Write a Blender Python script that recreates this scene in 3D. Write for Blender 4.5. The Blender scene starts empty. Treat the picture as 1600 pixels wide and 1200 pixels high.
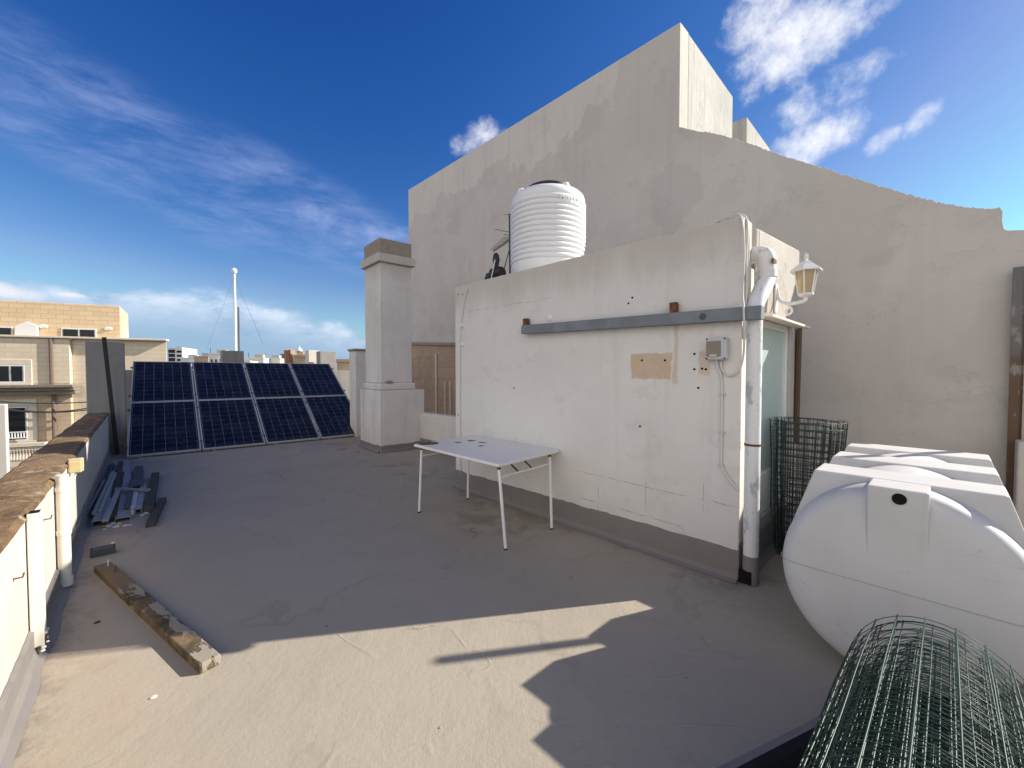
import bpy, math, random
from mathutils import Vector, Matrix, noise as mnoise
random.seed(7)
R = math.radians
sc = bpy.context.scene
COL = sc.collection

# ------------------------------------------------------------------ camera model (also used to survey the place)
EYE = 1.5; F = 650.0; PITCH = math.atan(18 / F)
ca, sa = math.cos(PITCH), math.sin(PITCH)
def ray(px, py):
    x = (px - 800) / F; y = (600 - py) / F
    return Vector((x, ca + sa * y, -sa + ca * y))
def G(px, py, z=0.0):
    d = ray(px, py); t = (z - EYE) / d.z
    return Vector((d.x * t, d.y * t, z))
def PL(px, py, p0, nrm):
    d = ray(px, py); t = (p0[0] * nrm[0] + p0[1] * nrm[1]) / (d.x * nrm[0] + d.y * nrm[1])
    return Vector((d.x * t, d.y * t, EYE + d.z * t))
def AT(px, py, y):
    d = ray(px, py); t = y / d.y
    return Vector((d.x * t, y, EYE + d.z * t))
def V3(p, z): return Vector((p[0], p[1], z))
def v2(x, y): return Vector((x, y))

# ------------------------------------------------------------------ mesh collector
class MB:
    def __init__(s): s.v = []; s.f = []
    def poly(s, pts):
        i = len(s.v); s.v += [tuple(p) for p in pts]; s.f.append(tuple(range(i, i + len(pts))))
    def prism(s, pts, z0, z1, ztop=None):
        n = len(pts)
        a = sum(pts[i][0] * pts[(i + 1) % n][1] - pts[(i + 1) % n][0] * pts[i][1] for i in range(n))
        if a < 0:
            pts = list(reversed(pts)); ztop = list(reversed(ztop)) if ztop else None
        i = len(s.v)
        s.v += [(p[0], p[1], z0) for p in pts]
        s.v += [(p[0], p[1], ztop[k] if ztop else z1) for k, p in enumerate(pts)]
        s.f.append(tuple(i + k for k in reversed(range(n)))); s.f.append(tuple(i + n + k for k in range(n)))
        for k in range(n):
            k2 = (k + 1) % n; s.f.append((i + k, i + k2, i + n + k2, i + n + k))
        return s
    def extrude(s, pts, d):
        """planar 3D loop pts swept by d"""
        n = len(pts); i = len(s.v); d = Vector(d)
        pts = [Vector(p) for p in pts]
        nr = Vector((0, 0, 0))
        for k in range(n): nr += pts[k].cross(pts[(k + 1) % n])
        if nr.dot(d) > 0: pts = list(reversed(pts))
        s.v += [tuple(p) for p in pts] + [tuple(p + d) for p in pts]
        s.f.append(tuple(i + k for k in range(n))); s.f.append(tuple(i + n + k for k in reversed(range(n))))
        for k in range(n):
            k2 = (k + 1) % n; s.f.append((i + k2, i + k, i + n + k, i + n + k2))
        return s
    def box(s, c, ex, ey, ez, hx, hy, hz):
        c = Vector(c); ex = Vector(ex).normalized() * hx; ey = Vector(ey).normalized() * hy; ez = Vector(ez).normalized() * hz
        if ex.cross(ey).dot(ez) < 0: ez = -ez
        i = len(s.v)
        for z in (-1, 1):
            for (a, b) in ((-1, -1), (1, -1), (1, 1), (-1, 1)):
                s.v.append(tuple(c + ex * a + ey * b + ez * z))
        for q in ((0, 3, 2, 1), (4, 5, 6, 7), (0, 1, 5, 4), (1, 2, 6, 5), (2, 3, 7, 6), (3, 0, 4, 7)):
            s.f.append(tuple(i + k for k in q))
        return s
    def bar(s, a, b, wx, wz, up=(0, 0, 1)):
        a = Vector(a); b = Vector(b); d = (b - a); L = d.length; d.normalize()
        up = Vector(up); sx = d.cross(up)
        if sx.length < 1e-4: sx = d.cross(Vector((1, 0, 0)))
        sx.normalize(); uz = sx.cross(d)
        return s.box((a + b) / 2, sx, d, uz, wx / 2, L / 2, wz / 2)
    def tube(s, pts, r, n=8, cap=True, closed=False):
        pts = [Vector(p) for p in pts]; m = len(pts)
        rs = r if isinstance(r, (list, tuple)) else [r] * m
        i0 = len(s.v); u = None
        for k in range(m):
            if closed: t = pts[(k + 1) % m] - pts[k - 1]
            else: t = pts[min(k + 1, m - 1)] - pts[max(k - 1, 0)]
            if t.length < 1e-9: t = Vector((0, 0, 1))
            t.normalize()
            if u is None:
                u = t.cross(Vector((0, 0, 1)))
                if u.length < 1e-3: u = t.cross(Vector((1, 0, 0)))
            else:
                u = u - t * u.dot(t)
            u.normalize(); w = t.cross(u)
            for j in range(n):
                a = 2 * math.pi * (j + .5) / n
                s.v.append(tuple(pts[k] + u * (math.cos(a) * rs[k]) + w * (math.sin(a) * rs[k])))
        rng = m if closed else m - 1
        for k in range(rng):
            for j in range(n):
                a = i0 + k * n + j; b = i0 + k * n + (j + 1) % n
                k2 = (k + 1) % m; c = i0 + k2 * n + (j + 1) % n; d = i0 + k2 * n + j
                s.f.append((a, b, c, d))
        if cap and not closed:
            s.f.append(tuple(i0 + j for j in reversed(range(n))))
            s.f.append(tuple(i0 + (m - 1) * n + j for j in range(n)))
        return s
    def lathe(s, prof, c, n=32, ax=(0, 0, 1), e1=None, sx=1.0, sy=1.0):
        """prof: (r, h); closes at r==0"""
        c = Vector(c); ax = Vector(ax).normalized()
        e1 = Vector(e1).normalized() if e1 else (ax.orthogonal().normalized())
        e2 = ax.cross(e1); rings = []
        for (r, h) in prof:
            if r < 1e-6:
                rings.append([len(s.v)]); s.v.append(tuple(c + ax * h))
            else:
                i = len(s.v); rings.append(list(range(i, i + n)))
                for j in range(n):
                    a = 2 * math.pi * j / n
                    s.v.append(tuple(c + ax * h + e1 * (r * sx * math.cos(a)) + e2 * (r * sy * math.sin(a))))
        for a, b in zip(rings, rings[1:]):
            for j in range(n):
                j2 = (j + 1) % n
                if len(a) == 1 and len(b) == 1: continue
                if len(a) == 1: s.f.append((a[0], b[j2], b[j]))
                elif len(b) == 1: s.f.append((a[j], a[j2], b[0]))
                else: s.f.append((a[j], a[j2], b[j2], b[j]))
        return s
    def build(s, name, mat=None, parent=None, smooth=False, bevel=0, world=True, seg=2, fixn=False):
        off = Vector((0, 0, 0))
        if parent is not None and world:
            p = parent
            while p is not None: off += p.location; p = p.parent
        me = bpy.data.meshes.new(name)
        me.from_pydata([(v[0] - off.x, v[1] - off.y, v[2] - off.z) for v in s.v], [], s.f)
        if fixn:
            import bmesh
            b = bmesh.new(); b.from_mesh(me); bmesh.ops.recalc_face_normals(b, faces=b.faces); b.to_mesh(me); b.free()
        me.update()
        o = bpy.data.objects.new(name, me); COL.objects.link(o)
        if mat: me.materials.append(mat)
        if parent is not None: o.parent = parent
        if smooth:
            for p in me.polygons: p.use_smooth = True
            if smooth == 'auto':
                me.set_sharp_from_angle(angle=R(35))
        if bevel:
            m = o.modifiers.new('bevel', 'BEVEL'); m.width = bevel; m.segments = seg; m.limit_method = 'ANGLE'; m.angle_limit = R(40)
            m.harden_normals = False
        return o

def empty(name, loc=(0, 0, 0)):
    o = bpy.data.objects.new(name, None); COL.objects.link(o); o.location = loc; o.empty_display_size = .1
    return o
def tag(o, label=None, cat=None, group=None, kind=None):
    if label: o['label'] = label
    if cat: o['category'] = cat
    if group: o['group'] = group
    if kind: o['kind'] = kind
    return o
def thing(name, loc, label, cat, group=None): return tag(empty(name, loc), label, cat, group)
def smooth_path(pts, it=2):
    pts = [Vector(p) for p in pts]
    for _ in range(it):
        out = [pts[0]]
        for a, b in zip(pts, pts[1:]): out += [a * .75 + b * .25, a * .25 + b * .75]
        out.append(pts[-1]); pts = out
    return pts

# ------------------------------------------------------------------ materials
class Mat:
    def __init__(s, name, rough=.8, spec=.3, metal=0):
        s.m = bpy.data.materials.new(name); s.m.use_nodes = True; s.t = s.m.node_tree
        s.N = s.t.nodes; s.L = s.t.links; s.b = s.N['Principled BSDF']
        s.b.inputs['Roughness'].default_value = rough; s.b.inputs['Specular IOR Level'].default_value = spec
        s.b.inputs['Metallic'].default_value = metal
        s._pos = None
    def put(s, sock, v):
        if hasattr(v, 'is_linked') or isinstance(v, bpy.types.NodeSocket): s.L.new(v, sock)
        elif isinstance(v, (tuple, list)) and len(v) == 3 and sock.type == 'RGBA': sock.default_value = (*v, 1)
        else: sock.default_value = v
    def pos(s):
        if s._pos is None: s._pos = s.N.new('ShaderNodeNewGeometry').outputs['Position']
        return s._pos
    def obj(s): return s.N.new('ShaderNodeTexCoord').outputs['Object']
    def map(s, vec, scale=(1, 1, 1), loc=(0, 0, 0), rot=(0, 0, 0)):
        n = s.N.new('ShaderNodeMapping'); s.L.new(vec, n.inputs[0])
        n.inputs['Scale'].default_value = scale; n.inputs['Location'].default_value = loc; n.inputs['Rotation'].default_value = rot
        return n.outputs[0]
    def noise(s, scale, detail=4, vec=None, rough=.55, dist=0):
        n = s.N.new('ShaderNodeTexNoise'); n.inputs['Scale'].default_value = scale; n.inputs['Detail'].default_value = detail
        n.inputs['Roughness'].default_value = rough; n.inputs['Distortion'].default_value = dist
        s.L.new(vec if vec is not None else s.pos(), n.inputs['Vector']); return n.outputs['Fac']
    def vor(s, scale, vec=None, feature='F1'):
        n = s.N.new('ShaderNodeTexVoronoi'); n.inputs['Scale'].default_value = scale; n.feature = feature
        s.L.new(vec if vec is not None else s.pos(), n.inputs['Vector']); return n.outputs['Distance']
    def math(s, op, a, b=0.0, c=None, clamp=False):
        n = s.N.new('ShaderNodeMath'); n.operation = op; n.use_clamp = clamp
        s.put(n.inputs[0], a); s.put(n.inputs[1], b)
        if c is not None: s.put(n.inputs[2], c)
        return n.outputs[0]
    def step(s, x, lo, hi):
        n = s.N.new('ShaderNodeMapRange'); n.interpolation_type = 'SMOOTHSTEP'
        s.put(n.inputs['Value'], x); n.inputs['From Min'].default_value = lo; n.inputs['From Max'].default_value = hi
        if lo > hi:
            n.inputs['From Min'].default_value = hi; n.inputs['From Max'].default_value = lo
            n.inputs['To Min'].default_value = 1; n.inputs['To Max'].default_value = 0
        return n.outputs[0]
    def dot(s, vec, d):
        n = s.N.new('ShaderNodeVectorMath'); n.operation = 'DOT_PRODUCT'; s.L.new(vec, n.inputs[0]); n.inputs[1].default_value = d
        return n.outputs['Value']
    def dist(s, p):
        n = s.N.new('ShaderNodeVectorMath'); n.operation = 'DISTANCE'; s.L.new(s.pos(), n.inputs[0]); n.inputs[1].default_value = p
        return n.outputs['Value']
    def xyz(s, vec):
        n = s.N.new('ShaderNodeSeparateXYZ'); s.L.new(vec, n.inputs[0]); return n.outputs
    def comb(s, x, y, z):
        n = s.N.new('ShaderNodeCombineXYZ'); s.put(n.inputs[0], x); s.put(n.inputs[1], y); s.put(n.inputs[2], z); return n.outputs[0]
    def mix(s, f, a, b, mode='MIX'):
        n = s.N.new('ShaderNodeMix'); n.data_type = 'RGBA'; n.blend_type = mode
        s.put(n.inputs[0], f); s.put(n.inputs[6], a); s.put(n.inputs[7], b); return n.outputs[2]
    def color(s, c): s.put(s.b.inputs['Base Color'], c); return s
    def rough(s, r): s.put(s.b.inputs['Roughness'], r); return s
    def bump(s, h, strength=.3, dist=.01):
        n = s.N.new('ShaderNodeBump'); n.inputs['Strength'].default_value = strength; n.inputs['Distance'].default_value = dist
        s.L.new(h, n.inputs['Height'])
        old = s.b.inputs['Normal']
        if old.is_linked: s.L.new(old.links[0].from_socket, n.inputs['Normal'])
        s.L.new(n.outputs[0], old); return s

def plain(name, c, rough=.6, spec=.4, metal=0, var=.12, scale=20, bump=0):
    m = Mat(name, rough, spec, metal)
    f = m.noise(scale, 4)
    m.color(m.mix(f, tuple(x * (1 - var) for x in c), tuple(min(1, x * (1 + var)) for x in c)))
    m.rough(m.math('ADD', m.math('MULTIPLY', m.noise(scale * .7, 3), .2), rough - .1))
    if bump: m.bump(m.noise(scale * 3, 4), bump, .004)
    return m.m

# axes of the roof
W2 = v2(.692, -.722).normalized(); N2 = v2(.722, .692).normalized()      # along the party wall / into it
U2 = v2(.747, .665).normalized(); P2 = v2(-.665, .747).normalized()      # across / along the left parapet
W3 = Vector((*W2, 0)); N3 = Vector((*N2, 0)); U3 = Vector((*U2, 0)); P3 = Vector((*P2, 0)); Z3 = Vector((0, 0, 1))

def plaster(name, base, dark, light=None, streak=.35, cracks=(), band=None, edge=None, topstain=None, patches=(), fine=.25, scuff=.3, sfreq=7):
    m = Mat(name, .9, .15)
    p = m.pos(); xyz = m.xyz(p); s_ = m.dot(p, tuple(W3)); z = xyz[2]
    big = m.noise(.9, 5, rough=.6)
    c = m.mix(m.step(big, .35, .7), base, dark)
    # runs of dirt down the face
    st = m.noise(1.0, 4, vec=m.map(p, (sfreq, sfreq, sfreq * .06)))
    c = m.mix(m.math('MULTIPLY', m.step(st, .52, .78), streak), c, tuple(x * .62 for x in dark))
    mid = m.noise(6, 6, rough=.65)
    c = m.mix(m.math('MULTIPLY', m.step(mid, .55, .75), scuff), c, light or tuple(min(1, x * 1.12) for x in base))
    c = m.mix(m.math('MULTIPLY', m.step(m.noise(40, 5, rough=.7), .6, .8), .25), c, tuple(x * .6 for x in dark))
    if topstain:      # grime under a coping at height z
        zt, depth = topstain
        run = m.noise(1.0, 6, vec=m.map(p, (4.5, 4.5, .8)), rough=.7)
        lim = m.math('SUBTRACT', zt, m.math('MULTIPLY', run, depth))
        f = m.step(m.math('SUBTRACT', z, lim), -.25, .2)
        c = m.mix(m.math('MULTIPLY', f, .5), c, (dark[0] * .62, dark[1] * .56, dark[2] * .48))
    for (s0, z0, s1, z1, col, amt) in patches:   # repainted / bare rectangles with uneven edges
        wob = m.math('MULTIPLY', m.math('SUBTRACT', m.noise(9, 4), .5), .07)
        a = m.math('MULTIPLY', m.step(m.math('ADD', s_, wob), s0 - .008, s0 + .008), m.step(m.math('ADD', s_, wob), s1 + .008, s1 - .008))
        b = m.math('MULTIPLY', m.step(m.math('ADD', z, wob), z0 - .008, z0 + .008), m.step(m.math('ADD', z, wob), z1 + .008, z1 - .008))
        c = m.mix(m.math('MULTIPLY', m.math('MULTIPLY', a, b), m.math('MULTIPLY', amt, m.math('ADD', .6, m.math('MULTIPLY', m.noise(14, 4), .8))), clamp=True), c, col)
    peel = m.step(m.noise(2.6, 8, vec=m.map(p, (1, 1, 1.3), (3, 8, 2)), rough=.62), .595, .61)
    c = m.mix(m.math('MULTIPLY', peel, .22), c, tuple(x * .8 for x in dark))
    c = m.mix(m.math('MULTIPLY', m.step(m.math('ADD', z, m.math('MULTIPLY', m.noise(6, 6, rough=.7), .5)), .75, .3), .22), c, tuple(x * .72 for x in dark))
    h = m.math('SUBTRACT', m.math('ADD', m.noise(70, 5, rough=.65), m.math('MULTIPLY', m.noise(9, 4), 2.0)), m.math('MULTIPLY', peel, .7))
    hb = h
    for (axis, c0, a0, a1, slope) in cracks:
        wob = m.math('MULTIPLY', m.math('SUBTRACT', m.noise(5, 5, rough=.7), .5), .06)
        if axis == 'h':
            d = m.math('ABSOLUTE', m.math('SUBTRACT', m.math('ADD', z, wob), m.math('ADD', c0, m.math('MULTIPLY', m.math('SUBTRACT', s_, a0), slope))))
            rng = m.math('MULTIPLY', m.step(s_, a0 - .1, a0 + .1), m.step(s_, a1 + .1, a1 - .1))
        else:
            d = m.math('ABSOLUTE', m.math('SUBTRACT', m.math('ADD', s_, wob), c0))
            rng = m.math('MULTIPLY', m.step(z, a0 - .03, a0 + .03), m.step(z, a1 + .03, a1 - .03))
        k = m.math('MULTIPLY', m.math('MULTIPLY', m.step(d, .0038, .0008), rng), m.step(m.noise(12, 3), .38, .5))
        c = m.mix(m.math('MULTIPLY', k, .6), c, tuple(x * .25 for x in dark))
        hb = m.math('SUBTRACT', hb, m.math('MULTIPLY', k, 2.0))
    if band:      # older, darker render below an uneven line
        z0, amp, col, col2 = band
        line = m.math('ADD', m.math('ADD', z0, m.math('MULTIPLY', m.step(s_, float(PW(985, 100).xy.dot(W2)) - .35, float(PW(985, 100).xy.dot(W2)) + .1), 2.2)), m.math('MULTIPLY', m.math('SUBTRACT', m.noise(.9, 8, vec=m.map(p, (1, 1, .8)), rough=.6), .5), amp))
        f = m.step(m.math('SUBTRACT', z, line), .015, -.015)
        c2 = m.mix(m.step(m.noise(.8, 6, vec=m.map(p, (1, 1, 1), (5, 3, 1)), rough=.6), .47, .5), col, col2)
        c = m.mix(f, c, m.mix(.5, c, c2))
        # grey cement repair
        g = m.math('MULTIPLY', m.step(m.noise(.55, 6, vec=m.map(p, (1, 1, 1.2), (11, 4, 2)), rough=.55), .58, .6), f)
        c = m.mix(m.math('MULTIPLY', g, .28), c, (.42, .40, .37))
    m.color(c)
    m.bump(hb, fine, .006)
    m.bump(m.noise(2.2, 3), .25, .03)
    return m.m

M = {}
M['shed'] = None
def setup_materials():
    # floor coating
    m = Mat('roof_membrane', .75, .25)
    big = m.noise(.55, 6, rough=.6)
    c = m.mix(m.step(big, .3, .7), (.382, .333, .260), (.337, .295, .231))
    c = m.mix(m.math('MULTIPLY', m.step(m.noise(2.3, 6, rough=.65), .5, .75), .35), c, (.385, .33, .265))
    c = m.mix(m.math('MULTIPLY', m.step(m.noise(5, 6, rough=.7), .58, .75), .3), c, (.24, .215, .19))
    # rusty wash near the left parapet, muddy ring under the table and along the stair house
    dl = m.math('ADD', m.dot(m.pos(), tuple(U3)), .463)
    wash = m.math('MULTIPLY', m.step(dl, .8, .12), m.step(m.noise(1.6, 5), .38, .62))
    c = m.mix(m.math('MULTIPLY', wash, .35), c, (.43, .29, .2))
    # tide marks left by drying puddles, grit gathered along the wall feet
    tn = m.noise(.8, 5, rough=.5)
    tide = m.math('MULTIPLY', m.step(m.math('ABSOLUTE', m.math('SUBTRACT', tn, .53)), .016, .0), m.step(m.noise(1.3, 4), .42, .6))
    c = m.mix(m.math('MULTIPLY', tide, .22), c, (.17, .145, .12))
    inner = m.step(tn, .53, .56)
    c = m.mix(m.math('MULTIPLY', inner, .18), c, (.40, .35, .29))
    foot = m.math('MULTIPLY', m.step(m.math('ADD', dl, m.math('MULTIPLY', m.noise(4, 5), .2)), .35, .12), m.step(m.noise(9, 6, rough=.7), .45, .6))
    c = m.mix(m.math('MULTIPLY', foot, .5), c, (.16, .13, .105))
    c = m.mix(m.math('MULTIPLY', m.step(m.noise(60, 4, rough=.8), .66, .74), .4), c, (.18, .155, .13))
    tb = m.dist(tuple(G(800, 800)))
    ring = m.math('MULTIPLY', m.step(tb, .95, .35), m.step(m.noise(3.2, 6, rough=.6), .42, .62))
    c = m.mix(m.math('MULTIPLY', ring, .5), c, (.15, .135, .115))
    ds = m.dot(m.pos(), tuple(N3))
    mud = m.math('MULTIPLY', m.math('MULTIPLY', m.step(ds, 2.75, 3.2), m.step(ds, 3.6, 3.3)), m.step(m.noise(2.6, 6, rough=.65), .5, .62))
    c = m.mix(m.math('MULTIPLY', mud, .55), c, (.15, .135, .12))
    c = m.mix(m.math('MULTIPLY', m.step(m.vor(3.1), .035, .015), .8), c, (.07, .055, .04))
    wv = m.N.new('ShaderNodeVectorMath'); wv.operation = 'ADD'; m.L.new(m.pos(), wv.inputs[0])
    m.L.new(m.comb(m.math('MULTIPLY', m.noise(2.2, 5, rough=.6), .55), m.math('MULTIPLY', m.noise(2.2, 5, vec=m.map(m.pos(), (1, 1, 1), (7, 3, 0)), rough=.6), .55), 0.0), wv.inputs[1])
    ck = m.math('MULTIPLY', m.step(m.vor(.62, vec=wv.outputs[0], feature='DISTANCE_TO_EDGE'), .0035, .0008), m.step(m.noise(.9, 3, vec=m.map(m.pos(), (1, 1, 1), (2, 9, 0))), .52, .6))
    c = m.mix(m.math('MULTIPLY', ck, .6), c, (.07, .06, .05))
    m.color(c)
    m.rough(m.math('ADD', .6, m.math('MULTIPLY', m.noise(3, 4), .3)))
    m.bump(m.math('ADD', m.noise(95, 3), m.math('MULTIPLY', m.noise(34, 4), 1.5)), .26, .006)
    # trowel scratches and laps in the coating
    scr = m.noise(2.0, 5, vec=m.map(m.pos(), (1.0, 7.0, 1), rot=(0, 0, R(35))), rough=.6)
    scr2 = m.noise(1.6, 5, vec=m.map(m.pos(), (7.0, 1.0, 1), (3, 1, 0), rot=(0, 0, R(20))), rough=.6)
    lap = m.math('MULTIPLY', m.step(m.math('ABSOLUTE', m.math('SUBTRACT', m.noise(.5, 4, dist=.6), .5)), .006, .0), m.step(m.noise(1.7, 3), .5, .6))
    m.bump(m.math('ADD', m.math('ADD', m.math('MULTIPLY', m.noise(3.0, 5), 1.2), m.math('MULTIPLY', m.math('ADD', scr, scr2), .28)), m.math('MULTIPLY', lap, .25)), .55, .014)
    M['floor'] = m.m
    M['skirt'] = plain('grey_membrane_upstand', (.215, .195, .18), .7, .25, 0, .12, 6, .3)
    M['parapet'] = plaster('parapet_whitewash', (.61, .57, .515), (.55, .505, .445), streak=.35, fine=.45, scuff=.25)
    # weathered stone capping
    m = Mat('lichen_capping', .95, .1)
    c = m.mix(m.step(m.noise(3.2, 7, rough=.7), .35, .65), (.15, .095, .052), (.265, .175, .10))
    c = m.mix(m.step(m.noise(11, 7, rough=.75), .5, .66), c, (.33, .24, .15))
    c = m.mix(m.math('MULTIPLY', m.step(m.noise(7, 6, vec=m.map(m.pos(), (1, 1, 1), (4, 8, 1)), rough=.7), .56, .7), .8), c, (.50, .44, .36))
    c = m.mix(m.math('MULTIPLY', m.step(m.noise(24, 5, rough=.75), .58, .7), .8), c, (.07, .05, .035))
    c = m.mix(m.math('MULTIPLY', m.step(m.noise(5, 5, vec=m.map(m.pos(), (1, 1, 1), (2, 1, 7)), rough=.7), .6, .72), .6), c, (.36, .23, .07))
    m.color(c); m.bump(m.math('ADD', m.noise(30, 6, rough=.7), m.noise(7, 4)), .9, .02)
    M['capping'] = m.m
    # stair house plaster: everything in wall coordinates
    sh = lambda px, py: PL(px, py, A2, N2)
    ss = lambda px, py: (lambda p: (p.xy.dot(W2), p.z))(sh(px, py))
    a = ss(985, 592); b = ss(1050, 551); d = ss(1092, 585); e = ss(1112, 549)
    r0 = ss(1054, 600); r1 = ss(1057, 500)
    cr = []
    p, q = ss(905, 737), ss(1150, 793); cr.append(('h', p[1], p[0], q[0], (q[1] - p[1]) / (q[0] - p[0])))
    p, q = ss(905, 777), ss(1060, 822); cr.append(('h', p[1], p[0], q[0], (q[1] - p[1]) / (q[0] - p[0])))
    for px in (935, 1009, 1099):
        p, q = ss(px, 800), ss(px, 752); cr.append(('v', p[0], p[1], q[1], 0))
    p, q = ss(730, 488), ss(860, 478); cr.append(('h', p[1], p[0], q[0], 0))
    M['shed'] = plaster('stair_house_whitewash', (.72, .69, .645), (.66, .63, .585), streak=.2, cracks=cr, topstain=(2.66, .55),
                        patches=[(a[0], a[1], b[0], b[1], (.58, .44, .31), .95), (d[0], d[1], e[0], e[1], (.60, .47, .36), .8),
                                 (r0[0] - .01, r0[1], r0[0] + .025, r1[1], (.5, .36, .25), .5)], fine=.3)
    M['wall'] = plaster('old_party_render', (.68, .635, .57), (.63, .585, .525), streak=.3, band=(5.75, 2.2, (.48, .44, .395), (.53, .49, .445)),
                        fine=.55, scuff=.2, cracks=[('h', 3.55, 1.2, 2.6, .05)])
    M['gable'] = plaster('gable_render', (.52, .50, .465), (.43, .41, .38), streak=.75, fine=.7, sfreq=17, scuff=.5)
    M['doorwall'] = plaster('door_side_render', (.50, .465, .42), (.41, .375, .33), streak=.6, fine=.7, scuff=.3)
    M['chimney'] = plaster('chimney_render', (.72, .685, .635), (.64, .605, .555), streak=.6, fine=.5, topstain=(3.75, .6))
    M['greyrender'] = plaster('grey_pillar_render', (.31, .295, .275), (.26, .245, .225), streak=.5, fine=.4)
    m = Mat('bare_globigerina_stone', .95, .1)
    p = m.pos(); s_ = m.dot(p, tuple(W3)); z = m.xyz(p)[2]
    br = m.N.new('ShaderNodeTexBrick'); m.L.new(m.comb(s_, z, 0.0), br.inputs['Vector'])
    br.inputs['Scale'].default_value = 1; br.inputs['Brick Width'].default_value = .55; br.inputs['Row Height'].default_value = .27
    br.inputs['Mortar Size'].default_value = .008; br.inputs['Color1'].default_value = (.47, .345, .25, 1); br.inputs['Color2'].default_value = (.42, .305, .22, 1)
    br.inputs['Mortar'].default_value = (.37, .265, .19, 1)
    c = m.mix(m.math('MULTIPLY', m.step(m.noise(5, 6, rough=.7), .5, .7), .5), br.outputs['Color'], (.28, .195, .135))
    c = m.mix(m.math('MULTIPLY', m.step(m.noise(3, 6, rough=.7), .58, .7), .7), c, (.48, .4, .33))
    m.color(c); m.bump(m.noise(25, 6, rough=.7), .8, .012); M['stone'] = m.m
    M['darkstone'] = plain('weathered_stone', (.32, .27, .215), .95, .1, 0, .3, 14, .6)
    m = Mat('white_polyethylene', .42, .4)
    c = m.mix(m.step(m.noise(3, 5), .35, .75), (.55, .545, .54), (.50, .495, .49))
    c = m.mix(m.math('MULTIPLY', m.step(m.noise(13, 6, rough=.7), .57, .74), .35), c, (.5, .48, .44))
    c = m.mix(m.math('MULTIPLY', m.step(m.noise(1, 5, vec=m.map(m.pos(), (16, 16, .8)), rough=.6), .55, .8), .3), c, (.44, .42, .39))
    c = m.mix(m.math('MULTIPLY', m.step(m.noise(55, 3, rough=.8), .68, .76), .35), c, (.36, .34, .31))
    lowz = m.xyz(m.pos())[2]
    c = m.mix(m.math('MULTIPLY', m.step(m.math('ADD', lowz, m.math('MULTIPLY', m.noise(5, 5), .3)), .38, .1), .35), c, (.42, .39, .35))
    sc_ = m.math('MULTIPLY', m.step(m.math('ABSOLUTE', m.math('SUBTRACT', m.noise(2.4, 7, vec=m.map(m.pos(), (1, 1, 2.5)), rough=.6), .5)), .006, .001), m.step(m.noise(3.5, 3), .54, .62))
    c = m.mix(m.math('MULTIPLY', sc_, .5), c, (.33, .31, .28))
    # dust settles on the faces that look up
    up = m.xyz(m.N.new('ShaderNodeNewGeometry').outputs['Normal'])[2]
    c = m.mix(m.math('MULTIPLY', m.math('MULTIPLY', m.step(up, .75, .95), m.step(m.noise(9, 6, rough=.7), .42, .68)), .55), c, (.62, .52, .43))
    m.color(c); m.rough(m.math('ADD', .50, m.math('MULTIPLY', m.noise(8, 4), .2))); m.bump(m.noise(120, 3), .12, .003); m.bump(m.noise(5, 3), .15, .015)
    M['poly'] = m.m
    M['polyseam'] = plain('tank_seam_grime', (.42, .41, .40), .6, .3, 0, .2, 30)
    M['white_tank'] = plain('roof_tank_plastic', (.80, .80, .80), .38, .4, 0, .04, 6)
    M['black'] = plain('black_plastic', (.018, .018, .02), .45, .4, 0, .2, 20)
    M['dark_hole'] = plain('dark_opening', (.012, .011, .01), .9, .1)
    M['steel'] = plain('galvanised_steel', (.10, .10, .098), .65, .3, .0, .2, 9)
    M['alu'] = plain('aluminium_frame', (.46, .45, .435), .5, .4, .15, .08, 20)
    M['oldalu'] = plain('weathered_aluminium', (.34, .335, .32), .6, .3, .0, .35, 14, .3)
    m = Mat('painted_beam_steel', .6, .35, .2)
    c = m.mix(m.step(m.noise(5, 5), .35, .7), (.17, .19, .205), (.22, .24, .25))
    c = m.mix(m.math('MULTIPLY', m.step(m.noise(18, 6, rough=.7), .6, .7), .6), c, (.26, .25, .24)); m.color(c); M['beam'] = m.m
    m = Mat('rust', .9, .2)
    m.color(m.mix(m.step(m.noise(22, 6, rough=.7), .35, .65), (.10, .045, .022), (.19, .10, .055))); m.bump(m.noise(60, 5), .5, .006); M['rust'] = m.m
    m = Mat('rusty_post_paint', .85, .2)
    z = m.xyz(m.pos())[2]
    c = m.mix(m.step(m.math('ADD', z, m.math('MULTIPLY', m.noise(4, 5), 1.2)), 1.9, 2.5), (.15, .095, .06), (.17, .165, .16))
    c = m.mix(m.math('MULTIPLY', m.step(m.noise(11, 6, vec=m.map(m.pos(), (1, 1, .6)), rough=.65), .56, .62), .7), c, (.33, .3, .27))
    m.color(c); m.bump(m.noise(40, 5), .5, .006); M['post'] = m.m
    m = Mat('peeling_white_pipe', .55, .35)
    c = m.mix(m.step(m.noise(9, 7, vec=m.map(m.pos(), (1, 1, .45)), rough=.7), .54, .6), (.70, .69, .68), (.46, .46, .455))
    c = m.mix(m.math('MULTIPLY', m.step(m.noise(21, 5, rough=.7), .62, .7), .5), c, (.36, .33, .3)); m.color(c); m.bump(m.noise(30, 5), .35, .004); M['pipe'] = m.m
    M['cream_pipe'] = plain('sun_yellowed_pvc', (.74, .67, .57), .6, .3, 0, .1, 8, .2)
    M['cable'] = plain('pale_cable', (.62, .60, .56), .6, .3, 0, .1, 30)
    M['darkcable'] = plain('dark_cable', (.05, .05, .05), .7, .3)
    M['greybox'] = plain('grey_enclosure', (.50, .51, .52), .5, .4, 0, .06, 20)
    M['smoked'] = plain('smoked_cover', (.23, .18, .13), .25, .5, 0, .15, 9)
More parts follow.
